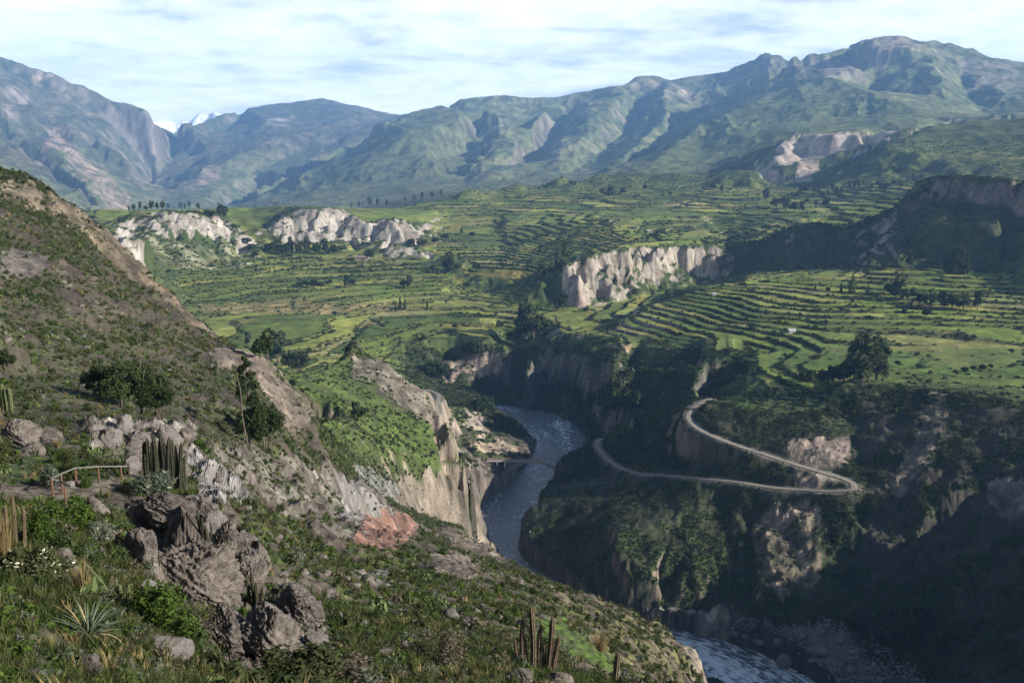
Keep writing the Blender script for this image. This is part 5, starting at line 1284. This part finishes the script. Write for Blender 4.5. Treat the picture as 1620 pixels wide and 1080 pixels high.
GROVES = [
 ("in the hollow behind the left ridge", "trees in the hollow behind the left ridge", "393,548,24,euc 412,566,38,round 424,572,50,euc2 440,574,52,euc 456,584,34,round 471,590,44,round"),
 ("at the inner canyon rim in the centre", "trees at the canyon rim", "812,545,28,round 822,540,46,euc 833,538,64,euc2 845,536,46,round2 856,532,32,euc"),
 ("on the terraces left of the canyon rim", "trees on the terraces left of the canyon rim", "741,562,26,round 752,564,36,round 764,562,24,round2"),
 ("above the green riverside field", "trees above the riverside field", "676,592,20,round2 687,597,36,round 699,599,32,round"),
 ("on the crest left of the white mesa", "trees on the mesa's left crest", "858,440,28,euc 873,430,20,popl 883,424,34,popl 894,418,40,popl"),
 ("at the foot of the white mesa's shaded side", "trees at the foot of the mesa", "833,500,24,popl 848,494,18,round 880,492,22,euc 890,490,30,euc2"),
 ("on top of the pale mound", "trees on top of the pale mound", "204,334,8,euc 212,334,12,euc2 222,333,14,euc 231,333,10,round 240,332,15,euc2 249,332,12,euc 258,332,14,euc2 266,331,10,euc 286,331,12,euc2 293,331,9,euc 300,331,13,euc 314,332,11,euc2"),
 ("between the pale mound and the white cliff", "trees right of the pale mound", "327,343,14,round 337,345,14,round2 349,346,24,euc2 357,346,20,euc"),
 ("in the dark row under the white cliff", "trees under the white cliff", "425,402,22,round 437,403,28,euc2 449,405,24,round 461,403,28,euc 474,405,26,euc2 487,404,30,euc 500,403,22,round 514,403,26,euc2 528,402,20,round 541,400,16,round2"),
 ("on the rough ground below the pale mound", "trees below the pale mound", "396,398,16,round 404,408,14,round 391,386,14,round2 267,432,8,round 236,436,8,round2"),
 ("beside the terraced knoll on the left plain", "trees on the knoll in the left plain", "474,456,14,round 485,455,16,round2 496,456,18,round 507,456,14,round 520,452,14,round2 548,456,22,euc 557,452,14,round"),
 ("on the left plain below the rocky outcrop", "trees below the rocky outcrop", "586,412,24,round 640,456,18,round2 648,457,22,euc 704,430,20,euc 712,431,32,euc2 721,431,20,round2 755,430,18,round"),
 ("alone in the left plain's fields", "lone slim trees in the left fields", "626,490,14,pop 633,490,22,pop 641,490,18,pop 676,488,14,pop 530,500,10,round"),
 ("on the left plain close to the canyon edge", "trees near the canyon edge", "560,540,10,round 605,520,12,round2 670,540,14,round 790,522,16,round 720,520,12,round"),
 ("on the terrace skyline at left centre", "trees along the terrace skyline", "556,329,8,euc 568,328,9,euc 585,326,16,euc2 597,326,12,euc 612,325,10,euc 641,320,9,euc 655,318,10,euc2 668,316,12,euc 684,314,11,euc2 698,312,12,euc"),
 ("on the high terraces in the centre", "trees on the high terraces", "862,300,10,round 905,296,12,round2 955,312,18,round2 966,314,22,euc2 985,308,14,round 1020,300,10,round 1060,312,10,euc 1128,300,12,round 1142,306,14,euc 1165,300,12,round2"),
 ("at the left edge of the high terraces", "trees in the shaded slope", "650,390,16,round 668,392,18,round2 688,386,14,round 705,380,14,round 730,372,12,euc 748,376,12,round"),
 ("in the wooded hollow behind the tableland", "trees in the wooded hollow", " ".join("%d,%d,%d,%s" % (1245 + 240 * ((i * 0.618) % 1), 288 + 26 * ((i * 0.377) % 1) + 5 * math.sin(i), 9 + 6 * ((i * .71) % 1), ("euc", "euc2", "round", "pop")[i % 4]) for i in range(30))),
 ("beside the terraces under the wooded hollow", "trees under the wooded hollow", "1212,318,20,euc2 1228,330,22,round2 1243,334,26,euc2 1256,336,22,round 1268,336,18,euc 1290,330,14,euc 1306,326,14,round"),
 ("on the terraces under the dark hill at right", "poplars under the dark hill", "1290,458,12,pop 1310,462,10,round 1330,464,18,pop 1348,464,30,popl 1372,466,16,pop 1400,448,12,round"),
 ("in the shade at the foot of the tableland", "poplars at the foot of the tableland", "1437,424,28,euc2 1496,432,34,pop 1504,433,44,pop 1512,434,50,pop 1521,434,44,pop 1530,434,32,pop 1584,404,24,pop"),
 ("on the scrubby terrace bank at right", "trees on the scrubby terrace bank", "1408,468,26,round 1420,474,36,euc2 1436,478,30,round2 1455,484,26,round 1472,486,30,round2 1490,488,28,euc 1506,490,32,round 1524,490,26,round2 1546,490,30,euc 1430,500,16,round 1465,502,18,round"),
 ("at the brow of the right-hand fields", "trees at the brow of the right fields", "1268,602,18,round 1284,604,26,round 1302,608,32,round 1318,608,40,round 1334,606,42,round 1350,606,58,euc 1362,610,82,euc2 1374,604,76,euc 1386,600,66,euc2 1397,604,40,euc"),
 ("dotted over the right-hand fields", "bushes in the right-hand fields", "1420,580,12,bush 1450,566,12,bush 1446,598,8,bush 1471,594,10,bush 1512,594,11,bush 1526,590,12,bush 1540,588,12,bush 1554,587,13,bush 1567,583,9,bush 1600,560,10,bush"),
 ("on the lower bench above the hairpin road", "bushes on the lower bench", "1222,634,20,bush 1270,640,12,bush 1310,640,16,bush 1180,630,10,bush"),
 ("on the river bank above the bridge", "trees on the upstream river bank", "748,650,22,round 757,652,26,euc 766,654,30,euc2 776,655,28,euc 800,684,14,round 808,682,18,euc 820,690,26,euc 829,692,14,round"),
 ("on the shaded canyon wall beyond the river", "trees on the shaded canyon wall", "935,640,26,round 952,652,40,euc 964,656,54,euc2 976,660,72,euc 987,664,84,euc2 998,656,44,euc 1010,648,36,round 880,618,26,round 905,628,24,round2 860,600,22,round 1060,600,24,round 1090,594,22,round"),
 ("on the green knoll above the river", "bushes on the green knoll", "563,662,28,euc 571,664,22,round"),
 ("low in the dark side canyon", "trees in the dark side canyon", "1390,1010,54,euc 1412,1004,60,round2 1436,1016,70,euc2 1462,1010,58,euc 1490,1030,50,round 1350,1000,36,round"),
]
for where, grp, spec in GROVES:
    rows = sorted([(float(a), float(b), float(c), k) for a, b, c, k in (w.split(',') for w in spec.split())])
    for i, (px, py, hp, kind) in enumerate(rows):
        w = place_word(i, len(rows)); lab = (ADJ[kind] + ", " + w + " " + where) if w else ADJ[kind] + " " + where
        tree_at(px, py, hp, kind, lab[:1].lower() + lab[1:], grp, "bush" if kind == "bush" else "tree")
tree_at(396, 712, 152, "tall", "tall thin tree with separate dark leaf clumps on the near hillside", "trees on the near hillside").rotation_euler = (0, 0, .2)
tree_at(418, 712, 96, "broad2", "shorter leafy tree right beside the tall thin one on the hillside", "trees on the near hillside")
for px, py, hp, k, lab in ((160, 632, 72, "broad", "wide dark bushy tree, leftmost in the hillside thicket"), (193, 645, 92, "broad2", "dark bushy tree in the middle of the hillside thicket"), (226, 655, 96, "broad", "biggest dark tree of the hillside thicket, right of its middle"), (250, 664, 76, "broad2", "dark tree at the right end of the hillside thicket"), (8, 590, 44, "broad", "dark bushy tree at the picture's left edge")):
    tree_at(px, py, hp, k, lab, "trees on the near hillside")
# ------------------------------------------------------------------ boulders and outcrops
def px_size(p):                       # metres per picture pixel at a point
    return (p.y * _cp - (p.z - CAMZ) * _sp) / F_PX
def boulder(px, py, wpx, hpx, label, group, seed, mat=None, depth=.8, sub=4, cuts=11, rough=.10, strata=0.0, rz=None, sink=.30, name="boulder", tilt=(0, 0), rmin=0):
    p = hit(px, py + hpx * .32, rmin); s = px_size(p); w, h = wpx * s / 2, hpx * s / 2 * 1.12
    V, F = rock_np(seed, sub, cuts, rough, (w * 1.05, w * depth, h), strata)
    me = mesh_np(name, V, F, mat or M_ROCK, False); o = part(name, me); o.location = (p.x, p.y + w * depth * .3, p.z + h * (1 - 2 * sink) * .8); o.rotation_euler = (tilt[0], tilt[1], random.uniform(-.5, .5) if rz is None else rz)
    tag(o, label, "boulder" if name == "boulder" else "rock", group); return o
NB = "rocks of the near outcrop"
boulder(226, 868, 74, 78, "big rounded boulder with cracked face left of the rock wall", NB, 5, cuts=10, rough=.08, sub=6)
boulder(262, 806, 112, 58, "long layered rock slab just right of the fence, above the big boulder", NB, 9, depth=.55, strata=.05, cuts=9, rz=-.2, sub=6)
boulder(232, 930, 46, 46, "smooth pale rounded rock right under the big boulder", NB, 12, M_ROCKW, rough=.05, cuts=6)
boulder(206, 812, 17, 28, "small upright rock left of the layered slab", NB, 14)
boulder(150, 804, 44, 44, "grey block behind the green bush below the fence", NB, 15)
boulder(100, 886, 46, 44, "grey rounded rock at the left, above the flowering bush", NB, 16, rough=.06)
boulder(160, 872, 20, 26, "small light rock between the grey rock and the big boulder", NB, 17, M_ROCKW)
boulder(105, 856, 30, 26, "low rock above the grey rounded rock at the left", NB, 18)
boulder(312, 900, 140, 170, "tall grey rock wall standing right of the big boulder", NB, 21, depth=.55, cuts=14, rough=.13, sub=6, rz=.12, name="rock_wall", sink=.34)
boulder(356, 852, 52, 96, "narrow rock buttress at the right end of the rock wall", NB, 22, depth=.7, rough=.12, sub=6)
boulder(395, 905, 62, 78, "broken rock right of the rock wall by the dark cactus", NB, 23, rough=.14, sub=6)
boulder(342, 830, 60, 50, "flat-topped rock carrying a small cactus above the rock wall", NB, 25, M_ROCKW, depth=.9)
boulder(352, 1000, 76, 90, "hollowed dark rock below the rock wall", NB, 26, rough=.16, sub=6)
boulder(425, 1005, 140, 108, "broad sloping rock slab at the bottom of the outcrop", NB, 27, depth=.8, rough=.10, sub=6, cuts=8, rz=.3, tilt=(0, .35))
boulder(470, 955, 90, 80, "sloping brown rock right of the broad slab", NB, 28, depth=.8, rough=.12, sub=6, tilt=(0, .4))
boulder(252, 1022, 96, 42, "low pale slab lying right of the agave", NB, 29, M_ROCKW, rough=.07, cuts=7, tilt=(0, .3))
boulder(140, 1054, 46, 48, "grey rock directly under the agave", NB, 30, rough=.12)
boulder(28, 1010, 20, 16, "little rock in the grass left of the agave", NB, 31, M_ROCKW)
boulder(26, 690, 74, 54, "big pale rock at the left edge under the cactus", NB, 33, M_ROCK, rough=.10, sub=6)
boulder(78, 688, 44, 40, "medium rock right of the pale rock at the left edge", NB, 34)
boulder(50, 712, 50, 26, "low rock below the pale rock at the left edge", NB, 35)
boulder(195, 672, 34, 48, "pointed pale rock at the top of the white outcrop", NB, 36, M_ROCKW, rough=.14)
boulder(172, 690, 46, 44, "jagged white rock at the left of the white outcrop", NB, 37, M_ROCKW, rough=.16)
boulder(222, 700, 60, 46, "wide white rock in the middle of the white outcrop", NB, 38, M_ROCKW, rough=.16)
boulder(262, 690, 56, 46, "white rock at the right of the white outcrop", NB, 39, M_ROCKW, rough=.16)
boulder(292, 686, 40, 36, "brownish cap rock right of the white outcrop", NB, 40)
boulder(205, 735, 40, 34, "rock at the foot of the white outcrop", NB, 41, M_ROCKW)
boulder(245, 728, 34, 30, "small rock behind the big cactus cluster", NB, 42)
boulder(375, 716, 16, 24, "single white stone block left of the tall tree", NB, 43, M_ROCKW)
boulder(108, 765, 18, 14, "rounded stone beside the fence rail", NB, 44, M_ROCKW, cuts=3, rough=.04)
boulder(822, 1072, 64, 40, "grey rock at the foot of the cactus clump, left one", NB, 51, rough=.08, sub=6)
boulder(884, 1076, 52, 30, "grey rock at the foot of the cactus clump, right one", NB, 52, rough=.08, sub=6)
rs_ = np.random.RandomState(4)
MID = "(583,915,26,18) (570,905,18,14) (560,925,22,14) (607,912,16,12) (548,915,16,12) (636,905,14,10) (690,845,10,8) (665,832,12,9) (655,985,16,16) (660,975,20,14) (712,972,30,18) (735,985,22,14) (752,966,22,15) (750,980,16,16) (676,1000,14,18) (712,1012,22,22) (745,1020,14,12) (790,975,12,10) (892,1012,9,8) (500,1010,40,34) (535,975,22,20) (520,940,26,22) (610,1035,30,26) (575,985,20,16) (640,1020,20,16) (700,1040,18,14) (480,905,16,14) (440,850,16,12) (455,840,14,10) (510,880,16,12) (470,980,24,26)".split()
rows = sorted([tuple(float(v) for v in w.strip('()').split(',')) for w in MID])
for i, (px, py, w, h) in enumerate(rows):
    boulder(px, py, w, h, "%s stone, %s of those strewn over the middle slope" % ("chalky white" if i % 3 else "grey weathered", place_word(i, len(rows))), "stones strewn over the middle slope", 100 + i, M_ROCKW if i % 3 else M_ROCK, sub=3)
RB = "(1243,1046,34,30) (1232,1022,18,14) (1302,1030,22,14) (1330,1012,16,12) (1205,1015,16,10) (1270,1006,12,9) (1180,1012,12,9) (1196,1026,12,8) (1285,1050,14,10) (1320,1048,14,10) (1348,1058,18,12) (1384,1052,10,12) (1300,1000,10,8) (1350,1030,12,9) (1165,1005,12,8) (1225,1060,10,6) (1262,1066,12,7)".split()
rows = sorted([tuple(float(v) for v in w.strip('()').split(',')) for w in RB])
for i, (px, py, w, h) in enumerate(rows):
    big = w > 30
    boulder(px, py, w, h, "largest grey boulder at the edge of the white water" if big else "grey river boulder, %s on the stony bar by the rapids" % place_word(i, len(rows)), "boulders on the river bar", 150 + i, M_RROCK, sub=3, rough=.06, cuts=7, rmin=380)
# ------------------------------------------------------------------ columnar cacti
M_CAC = noise_mat("cactus_skin", (.016, .020, .012), (.050, .052, .034), 5, .4); M_CACB = noise_mat("brown_cactus_skin", (.060, .042, .028), (.150, .110, .072), 6, .4); M_CACG = noise_mat("green_cactus_skin", (.060, .085, .030), (.120, .140, .060), 6, .4)
M_SPINE = noise_mat("spines", (.22, .16, .09), (.42, .33, .20), 8, .0)
def cactus_stem(h, r, seed, mat, lean=(0, 0), ribs=8):
    rs = np.random.RandomState(seed); n = ribs * 2; V = []; F = []; m = 15
    cx = cy = 0.0; px_, py_ = rs.rand(2) * 6
    for k in range(m + 1):
        q = k / m; z = h * q; rr = r * (.72 + .3 * min(1, q * 4)) * (1 - .10 * q) * (1 + .05 * math.sin(q * 9 + px_))
        if q > .86: rr *= math.sqrt(max(0.0, 1 - ((q - .86) / .142) ** 2)) * .96 + .04
        cx = lean[0] * q ** 1.4 * h + .03 * h * math.sin(q * 3 + px_) * q; cy = lean[1] * q ** 1.4 * h + .03 * h * math.sin(q * 2.4 + py_) * q
        for j in range(n):
            a = 6.2832 * j / n; w = rr * (1.0 if j % 2 == 0 else .70); V.append((cx + w * math.cos(a), cy + w * math.sin(a), z))
    for k in range(m):
        for j in range(n): F.append((k * n + j, k * n + (j + 1) % n, (k + 1) * n + (j + 1) % n, (k + 1) * n + j))
    V.append((cx, cy, h * 1.004)); top = len(V) - 1
    me = bpy.data.meshes.new("stem"); me.from_pydata(V, [], F + [(m * n + j, m * n + (j + 1) % n, top) for j in range(n)]); me.materials.append(mat)
    SV = []; SF = []
    for k in range(1, m * 2):                       # spine tufts along the ribs
        q = k / (m * 2); kk = min(m - 1, int(q * m))
        for j in range(0, n, 2):
            c = np.array(V[kk * n + j]) * (1 - (q * m - kk)) + np.array(V[(kk + 1) * n + j]) * (q * m - kk); a = 6.2832 * j / n
            for s in range(2):
                d = np.array((math.cos(a + rs.normal() * .5), math.sin(a + rs.normal() * .5), rs.normal() * .5)); L = r * (.35 + .4 * rs.rand()); t = np.array((-math.sin(a), math.cos(a), .3)) * r * .045
                b = len(SV); SV += [c - t, c + t, c + d * L]; SF.append((b, b + 1, b + 2))
    return me, mesh_np("spines", SV, SF, M_SPINE)
def cactus(px, py, label, stems, mat, group="columnar cacti", rmin=0):
    """stems: (dx px, height px, radius px, lean)"""
    p = hit(px, py, rmin); s = px_size(p); t = thing("cactus", label, "cactus", p, 0, group)
    for i, (dx, h, r, ln) in enumerate(stems):
        me, sp = cactus_stem(h * s * 1.1, r * s * .82, int(px * 7 + i * 13) % 9999, mat, (ln, random.uniform(-.06, .06)))
        o = part("stem", me, t); x = p.x + dx * s; y = p.y + random.uniform(-.5, .6) * 6 * s
        o.location = (dx * s, y - p.y, ground(x, y) - p.z - .12); q = part("spines", sp, o)
    return t
cactus(842, 1058, "tall brown clump of spiny columns on rocks at the bottom centre", [(-16, 76, 4.6, .02), (-8, 50, 4.0, -.10), (1, 102, 5.4, .0), (10, 74, 4.4, .05), (25, 90, 5.6, .06), (33, 62, 4.6, .10), (18, 48, 4.2, .0), (-22, 44, 3.6, -.12)], M_CACB)
cactus(974, 1086, "single dark spiny column at the bottom edge, right of the clump", [(0, 54, 6.0, .02), (-14, 20, 3.4, -.05)], M_CACB)
cactus(1044, 1082, "small dark column farther down the slope at the bottom edge", [(0, 24, 2.4, 0)], M_CACB)
cactus(262, 772, "big dense cluster of dark columns beside the rock slab", [(-30, 66, 4.4, 0), (-24, 76, 4.2, 0), (-18, 70, 4.6, .02), (-12, 84, 4.4, 0), (-7, 74, 4.8, 0), (-1, 88, 4.4, .01), (4, 70, 4.8, 0), (9, 82, 4.6, 0), (15, 76, 4.4, .01), (20, 66, 4.6, 0), (25, 72, 4.2, .03), (30, 58, 4.4, .04), (-27, 52, 4.0, -.03), (12, 56, 4.4, 0), (-4, 58, 4.6, 0)], M_CAC)
cactus(8, 650, "green-grey group of columns at the left edge above the pale rock", [(-8, 46, 3.6, 0), (-1, 42, 3.4, 0), (5, 38, 3.6, 0), (11, 40, 3.2, .03), (-14, 40, 3.4, 0)], M_CACG)
cactus(14, 868, "brown stalks among dry grass at the left edge", [(-8, 84, 3.4, -.04), (2, 74, 3.2, 0), (10, 86, 3.2, .03), (24, 70, 3.2, .01), (-14, 60, 3.0, 0)], M_CACB)
cactus(322, 850, "short group of thin columns on top of the flat rock", [(-6, 40, 2.3, 0), (0, 34, 2.2, 0), (6, 30, 2.2, 0), (14, 38, 2.2, 0), (22, 28, 2.0, .02), (30, 22, 2.0, 0)], M_CAC)
cactus(368, 925, "lone thin green column against the rock wall", [(0, 64, 2.2, 0)], M_CACG)
cactus(404, 962, "black candelabra-like cactus right of the rock wall", [(-9, 44, 3.6, -.08), (-3, 52, 3.6, 0), (4, 50, 3.8, .03), (10, 46, 3.4, .08)], M_CAC)
cactus(180, 948, "leaning pale columns on the grass left of the rounded rock", [(-2, 62, 3.2, -.55), (4, 40, 3.0, .05), (12, 34, 3.2, .0), (-8, 30, 2.8, -.3), (20, 40, 3.2, .15)], M_CACG)
cactus(146, 888, "small upright green column above the dry tuft", [(0, 24, 2.2, 0), (10, 16, 1.8, 0)], M_CACG)
cactus(566, 990, "thin single column on the middle slope", [(0, 30, 2.0, 0)], M_CAC)
cactus(648, 962, "thin pale column above the strewn stones", [(0, 26, 1.8, 0)], M_CACG)
# ------------------------------------------------------------------ agaves
M_AG = noise_mat("agave_leaf", (.075, .100, .062), (.185, .215, .140), 4, .2, rough=.6, stretch=(1, 1, .3)); M_AGD = noise_mat("dead_agave_leaf", (.260, .180, .080), (.480, .370, .190), 4, .2, stretch=(1, 1, .3)); M_AGB = noise_mat("dark_dead_leaf", (.030, .024, .018), (.090, .070, .050), 4, .2)
def blade(L, w, el, az, curl, mat, name="leaf"):
    V = []; F = []; n = 9; d = np.array((math.cos(az), math.sin(az), 0)); s = np.array((-d[1], d[0], 0)); p = np.zeros(3); e = el
    for k in range(n + 1):
        q = k / n; ww = w * (.55 + .75 * q if q < .3 else (1 - q) ** .8 * 1.0 + .02); t = d * math.cos(e) + np.array((0, 0, math.sin(e))); nn = np.cross(s, t) * -1
        V += [p - s * ww, p - nn * ww * .45, p + s * ww, p + nn * ww * .06]
        p = p + t * L / n; e -= curl / n
    for k in range(n):
        a = k * 4; F += [(a + j, a + (j + 1) % 4, a + 4 + (j + 1) % 4, a + 4 + j) for j in range(4)]
    return mesh_np(name, V, F, mat, True)
def agave(px, py, span, label, n, seed, dead):
    p = hit(px, py); s = px_size(p); t = thing("agave", label, "agave", p + Vector((0, 0, .05)), 0, "agaves"); rs = np.random.RandomState(seed)
    for i in range(n):
        az = i * 2.39996 + rs.rand() * .3; q = (i + .5) / n; el = 1.45 - 1.5 * q + rs.normal() * .12; L = span * s * .5 * (1.0 + .25 * rs.rand()) * (.85 + .25 * math.sin(q * 3.1))
        isdead = dead and q > .60 and rs.rand() < .72; m = (M_AGB if rs.rand() < .35 else M_AGD) if isdead else M_AG
        if dead and not isdead and math.cos(az - 2.2) > .75 and rs.rand() < .55: m = M_AGD
        o = part("leaf", blade(L, span * s * .016, el, az, (.5 if not isdead else 1.5) + .5 * rs.rand(), m), t); o.location = (0, 0, .02 * i / n)
        if m is M_AGD: o['label'] = "yellowed dry agave leaf"
        if m is M_AGB: o['label'] = "blackened dead agave leaf"
agave(140, 1010, 128, "large half-dead agave with yellow and grey-green leaves in the grass", 52, 3, True)
agave(681, 1068, 44, "small whitish agave left of the brown cactus clump", 24, 8, False)
# ------------------------------------------------------------------ the wooden fence by the path
def fence():
    wood = noise_mat("weathered_wood", (.10, .092, .080), (.20, .185, .165), 6, .4, stretch=(1, 1, 4)); rust = noise_mat("brown_post", (.085, .045, .028), (.17, .095, .060), 6, .4)
    P = [(84, 786, 30), (99, 778, 29), (121, 768, 28), (157, 765, 27), (193, 764, 27)]
    base = [hit(a, b) for a, b, _ in P]; g = thing("fence", "curved wooden rail fence on brown posts along the path bend", "fence", base[2])
    tops = []
    for (a, b, hp), q in zip(P, base):
        h = max(.85, min(1.25, hp * px_size(q))); bm = bmesh.new(); tube(bm, [(0, 0, -.3), (.01, 0, h * .5), (0, .01, h)], [.055, .052, .05], 7); o = part("post", bm_mesh("post", bm, rust), g); o.location = q - base[2]; tops.append(q - base[2] + Vector((0, 0, h)))
    tops.append(tops[-1] + (tops[-1] - tops[-2]) * .32)
    bm = bmesh.new(); tube(bm, [tuple(v + Vector((0, 0, .03))) for v in tops], [.04, .045, .04, .04, .045, .035], 7); part("rail", bm_mesh("rail", bm, wood), g)
    lo = [hit(84, 782), hit(95, 782), hit(113, 788), hit(120, 786)]
    bm = bmesh.new(); pts = [tops[0] - Vector((0, 0, .02))] + [v - base[2] + Vector((0, 0, .75 - .12 * k)) for k, v in enumerate(lo[1:])]; tube(bm, [tuple(v) for v in pts], [.045] * 4, 7); part("rail", bm_mesh("rail", bm, wood), g)
    q = hit(105, 800); bm = bmesh.new(); tube(bm, [(0, 0, -.3), (0, 0, .95)], [.055, .05], 7); o = part("post", bm_mesh("post", bm, rust), g); o.location = q - base[2]
fence()
# ------------------------------------------------------------------ bushes and tufts by themselves
def bush(px, py, wpx, hpx, label, mat, seed, n=900, leaf=.075, lobes=8, flowers=0, name="bush", group="bushes in the near grass", shell=.35):
    p = hit(px, py); s = px_size(p); t = thing(name, label, "bush" if name == "bush" else "grass tuft", p, 0, group)
    me = shrub_mesh("foliage", mat, int((n + flowers * 2) * 2.6), leaf * .58, seed, lobes, .8, shell)
    if flowers:                                    # some sprays of the bush are in bloom
        me.materials.append(M_FLW); mi = np.zeros(len(me.polygons), np.int32); mi[rng.choice(len(mi), flowers, replace=False)] = 1; me.polygons.foreach_set('material_index', mi)
    o = part("foliage", me, t); o.scale = (wpx * s * 1.15, wpx * s * .9, hpx * s * 1.2)
    bm = bmesh.new(); rs = np.random.RandomState(seed)
    for k in range(7):
        a = rs.rand() * 6.28; tube(bm, [(0, 0, -.1), (.12 * math.cos(a), .12 * math.sin(a), .25), (.26 * math.cos(a), .26 * math.sin(a), .5 + .2 * rs.rand())], [.018, .013, .005], 5)
    o = part("stems", bm_mesh("stems", bm, M_BARK), t); o.scale = (wpx * s, wpx * s, hpx * s)
def tuft(px, py, wpx, hpx, label, mat, seed, n=220):
    p = hit(px, py); s = px_size(p); t = thing("grass_tuft", label, "grass tuft", p, 0, "tufts in the near grass")
    o = part("blades", tuft_mesh("blades", mat, n, seed, 1, .45, .012), t); o.scale = (wpx * s, wpx * s, hpx * s * 1.1)
bush(245, 990, 78, 76, "bright green leafy bush under the rock wall", M_SHB, 201)
bush(292, 1022, 58, 52, "lower bright green bush right of the leafy one", M_SHB, 202)
bush(112, 838, 66, 52, "yellow-green bush below the fence's curve", M_SHB, 203)
bush(66, 862, 40, 60, "fresh green bush at the left below the path", M_SHB, 204)
bush(78, 772, 30, 36, "grey flowering bush just left of the fence", M_GREY, 205, flowers=90)
bush(158, 862, 50, 46, "silvery bush left of the big boulder", M_GREY, 206, flowers=60)
bush(240, 782, 56, 36, "pale silver-green bush on top of the rock slab", M_GREY, 207, flowers=40)
bush(62, 915, 84, 56, "white-flowered bush at the left above the grass", M_SHR, 208, flowers=420)
bush(140, 772, 26, 18, "small yellow-green cushion behind the fence rail", M_SHB, 209, 500)
bush(465, 1090, 130, 56, "dark green bush at the bottom edge left of centre", M_SHR, 210, 1300)
bush(565, 1088, 90, 44, "dry brownish bush at the bottom edge", M_DRY, 211, 900)
bush(100, 735, 34, 26, "low dark shrub on the meadow behind the fence", M_SHR, 212, 500)
bush(215, 748, 30, 24, "brown shrub between the fence and the cactus cluster", M_DRY, 213, 500)
bush(700, 1052, 70, 60, "bare brown shrub left of the cactus clump", M_DRY, 214, 700, .05)
bush(320, 1015, 60, 60, "leafless grey shrub in front of the hollowed rock", M_DRY, 215, 420, .035, shell=.1)
tuft(10, 892, 52, 90, "tall straw-coloured tuft at the left edge", M_STRAW, 221)
tuft(134, 945, 54, 60, "orange-brown dry tuft left of the leaning cactus", M_STRAW, 222)
tuft(172, 1085, 36, 40, "green tuft at the bottom edge right of the agave", M_GRS, 223)
tuft(950, 1030, 40, 30, "long yellow tuft on the slope right of the cactus clump", M_STRAW, 224)
# ------------------------------------------------------------------ houses far off on the fields
def hut(px, py, wpx, hpx, label, wall, roof, rz):
    p = hit(px, py); s = px_size(p); w, h = wpx * s, hpx * s; d = w * .7; g = thing("hut", label, "hut", p, rz, "huts on the fields")
    bm = bmesh.new(); vs = [(-w / 2, -d / 2, -.8), (w / 2, -d / 2, -.8), (w / 2, d / 2, -.8), (-w / 2, d / 2, -.8), (-w / 2, -d / 2, h * .7), (w / 2, -d / 2, h * .7), (w / 2, d / 2, h * .7), (-w / 2, d / 2, h * .7), (-w / 2, 0, h), (w / 2, 0, h)]
    v = [bm.verts.new(q) for q in vs]
    for f in ((0, 1, 5, 4), (2, 3, 7, 6), (1, 2, 6, 9, 5), (3, 0, 4, 8, 7)): bm.faces.new([v[k] for k in f])
    part("wall", bm_mesh("wall", bm, wall), g)
    bm = bmesh.new()
    for sg in (-1, 1): box(bm, (0, sg * d * .27, h * .85 + .12), (w + .8, d * .64, .16), 0, -sg * math.atan2(h * .3, d / 2))
    part("roof", bm_mesh("roof", bm, roof), g)
    bm = bmesh.new(); box(bm, (w * .12, -d / 2 - .03, h * .2), (w * .16, .1, h * .55)); part("door", bm_mesh("door", bm, M_BARK), g)
    bm = bmesh.new(); box(bm, (-w * .25, -d / 2 - .03, h * .38), (w * .14, .1, h * .2)); part("window", bm_mesh("window", bm, M_BARK), g)
M_WHT = noise_mat("whitewash", (.26, .25, .23), (.38, .37, .345), 1.5, .2); M_ADO = noise_mat("adobe", (.24, .185, .135), (.36, .29, .22), 1.5, .3); M_TIN = noise_mat("tin_roof", (.30, .30, .31), (.44, .44, .45), 1.0, .1, rough=.5)
hut(1252, 527, 11, 7, "tiny whitewashed hut with tin roof among the right-hand terraces", M_WHT, M_TIN, .2)
hut(572, 412, 18, 9, "adobe house beside a round tree below the white cliff", M_ADO, M_ADO, -.1)
hut(1130, 467, 6, 4, "tiny pale hut on the terraces below the mesa's right end", M_WHT, M_TIN, .1)
# ------------------------------------------------------------------ the air: far things fade to pale blue
def haze():
    x0, x1, y0, y1, z0, z1 = -12500, 13500, -300, 14950, CAMZ - 900.0, CAMZ + 1700.0
    bm = bmesh.new(); bmesh.ops.create_cube(bm, size=1.0, matrix=Matrix.Translation(((x0 + x1) / 2, (y0 + y1) / 2, (z0 + z1) / 2)) @ Matrix.Diagonal((x1 - x0, y1 - y0, z1 - z0, 1)))
    m = bpy.data.materials.new("haze"); m.use_nodes = True; t = m.node_tree; t.nodes.clear(); out = N(t, 'ShaderNodeOutputMaterial'); v = N(t, 'ShaderNodeVolumePrincipled')
    v.inputs['Color'].default_value = HAZE_COL; v.inputs['Density'].default_value = HAZE_D; v.inputs['Anisotropy'].default_value = .0
    t.links.new(v.outputs[0], out.inputs['Volume'])
    o = part("haze", bm_mesh("haze", bm, m)); o['kind'] = 'stuff'
HAZE_COL = (.27, .54, 1.0, 1); HAZE_D = 5.8e-5
haze()
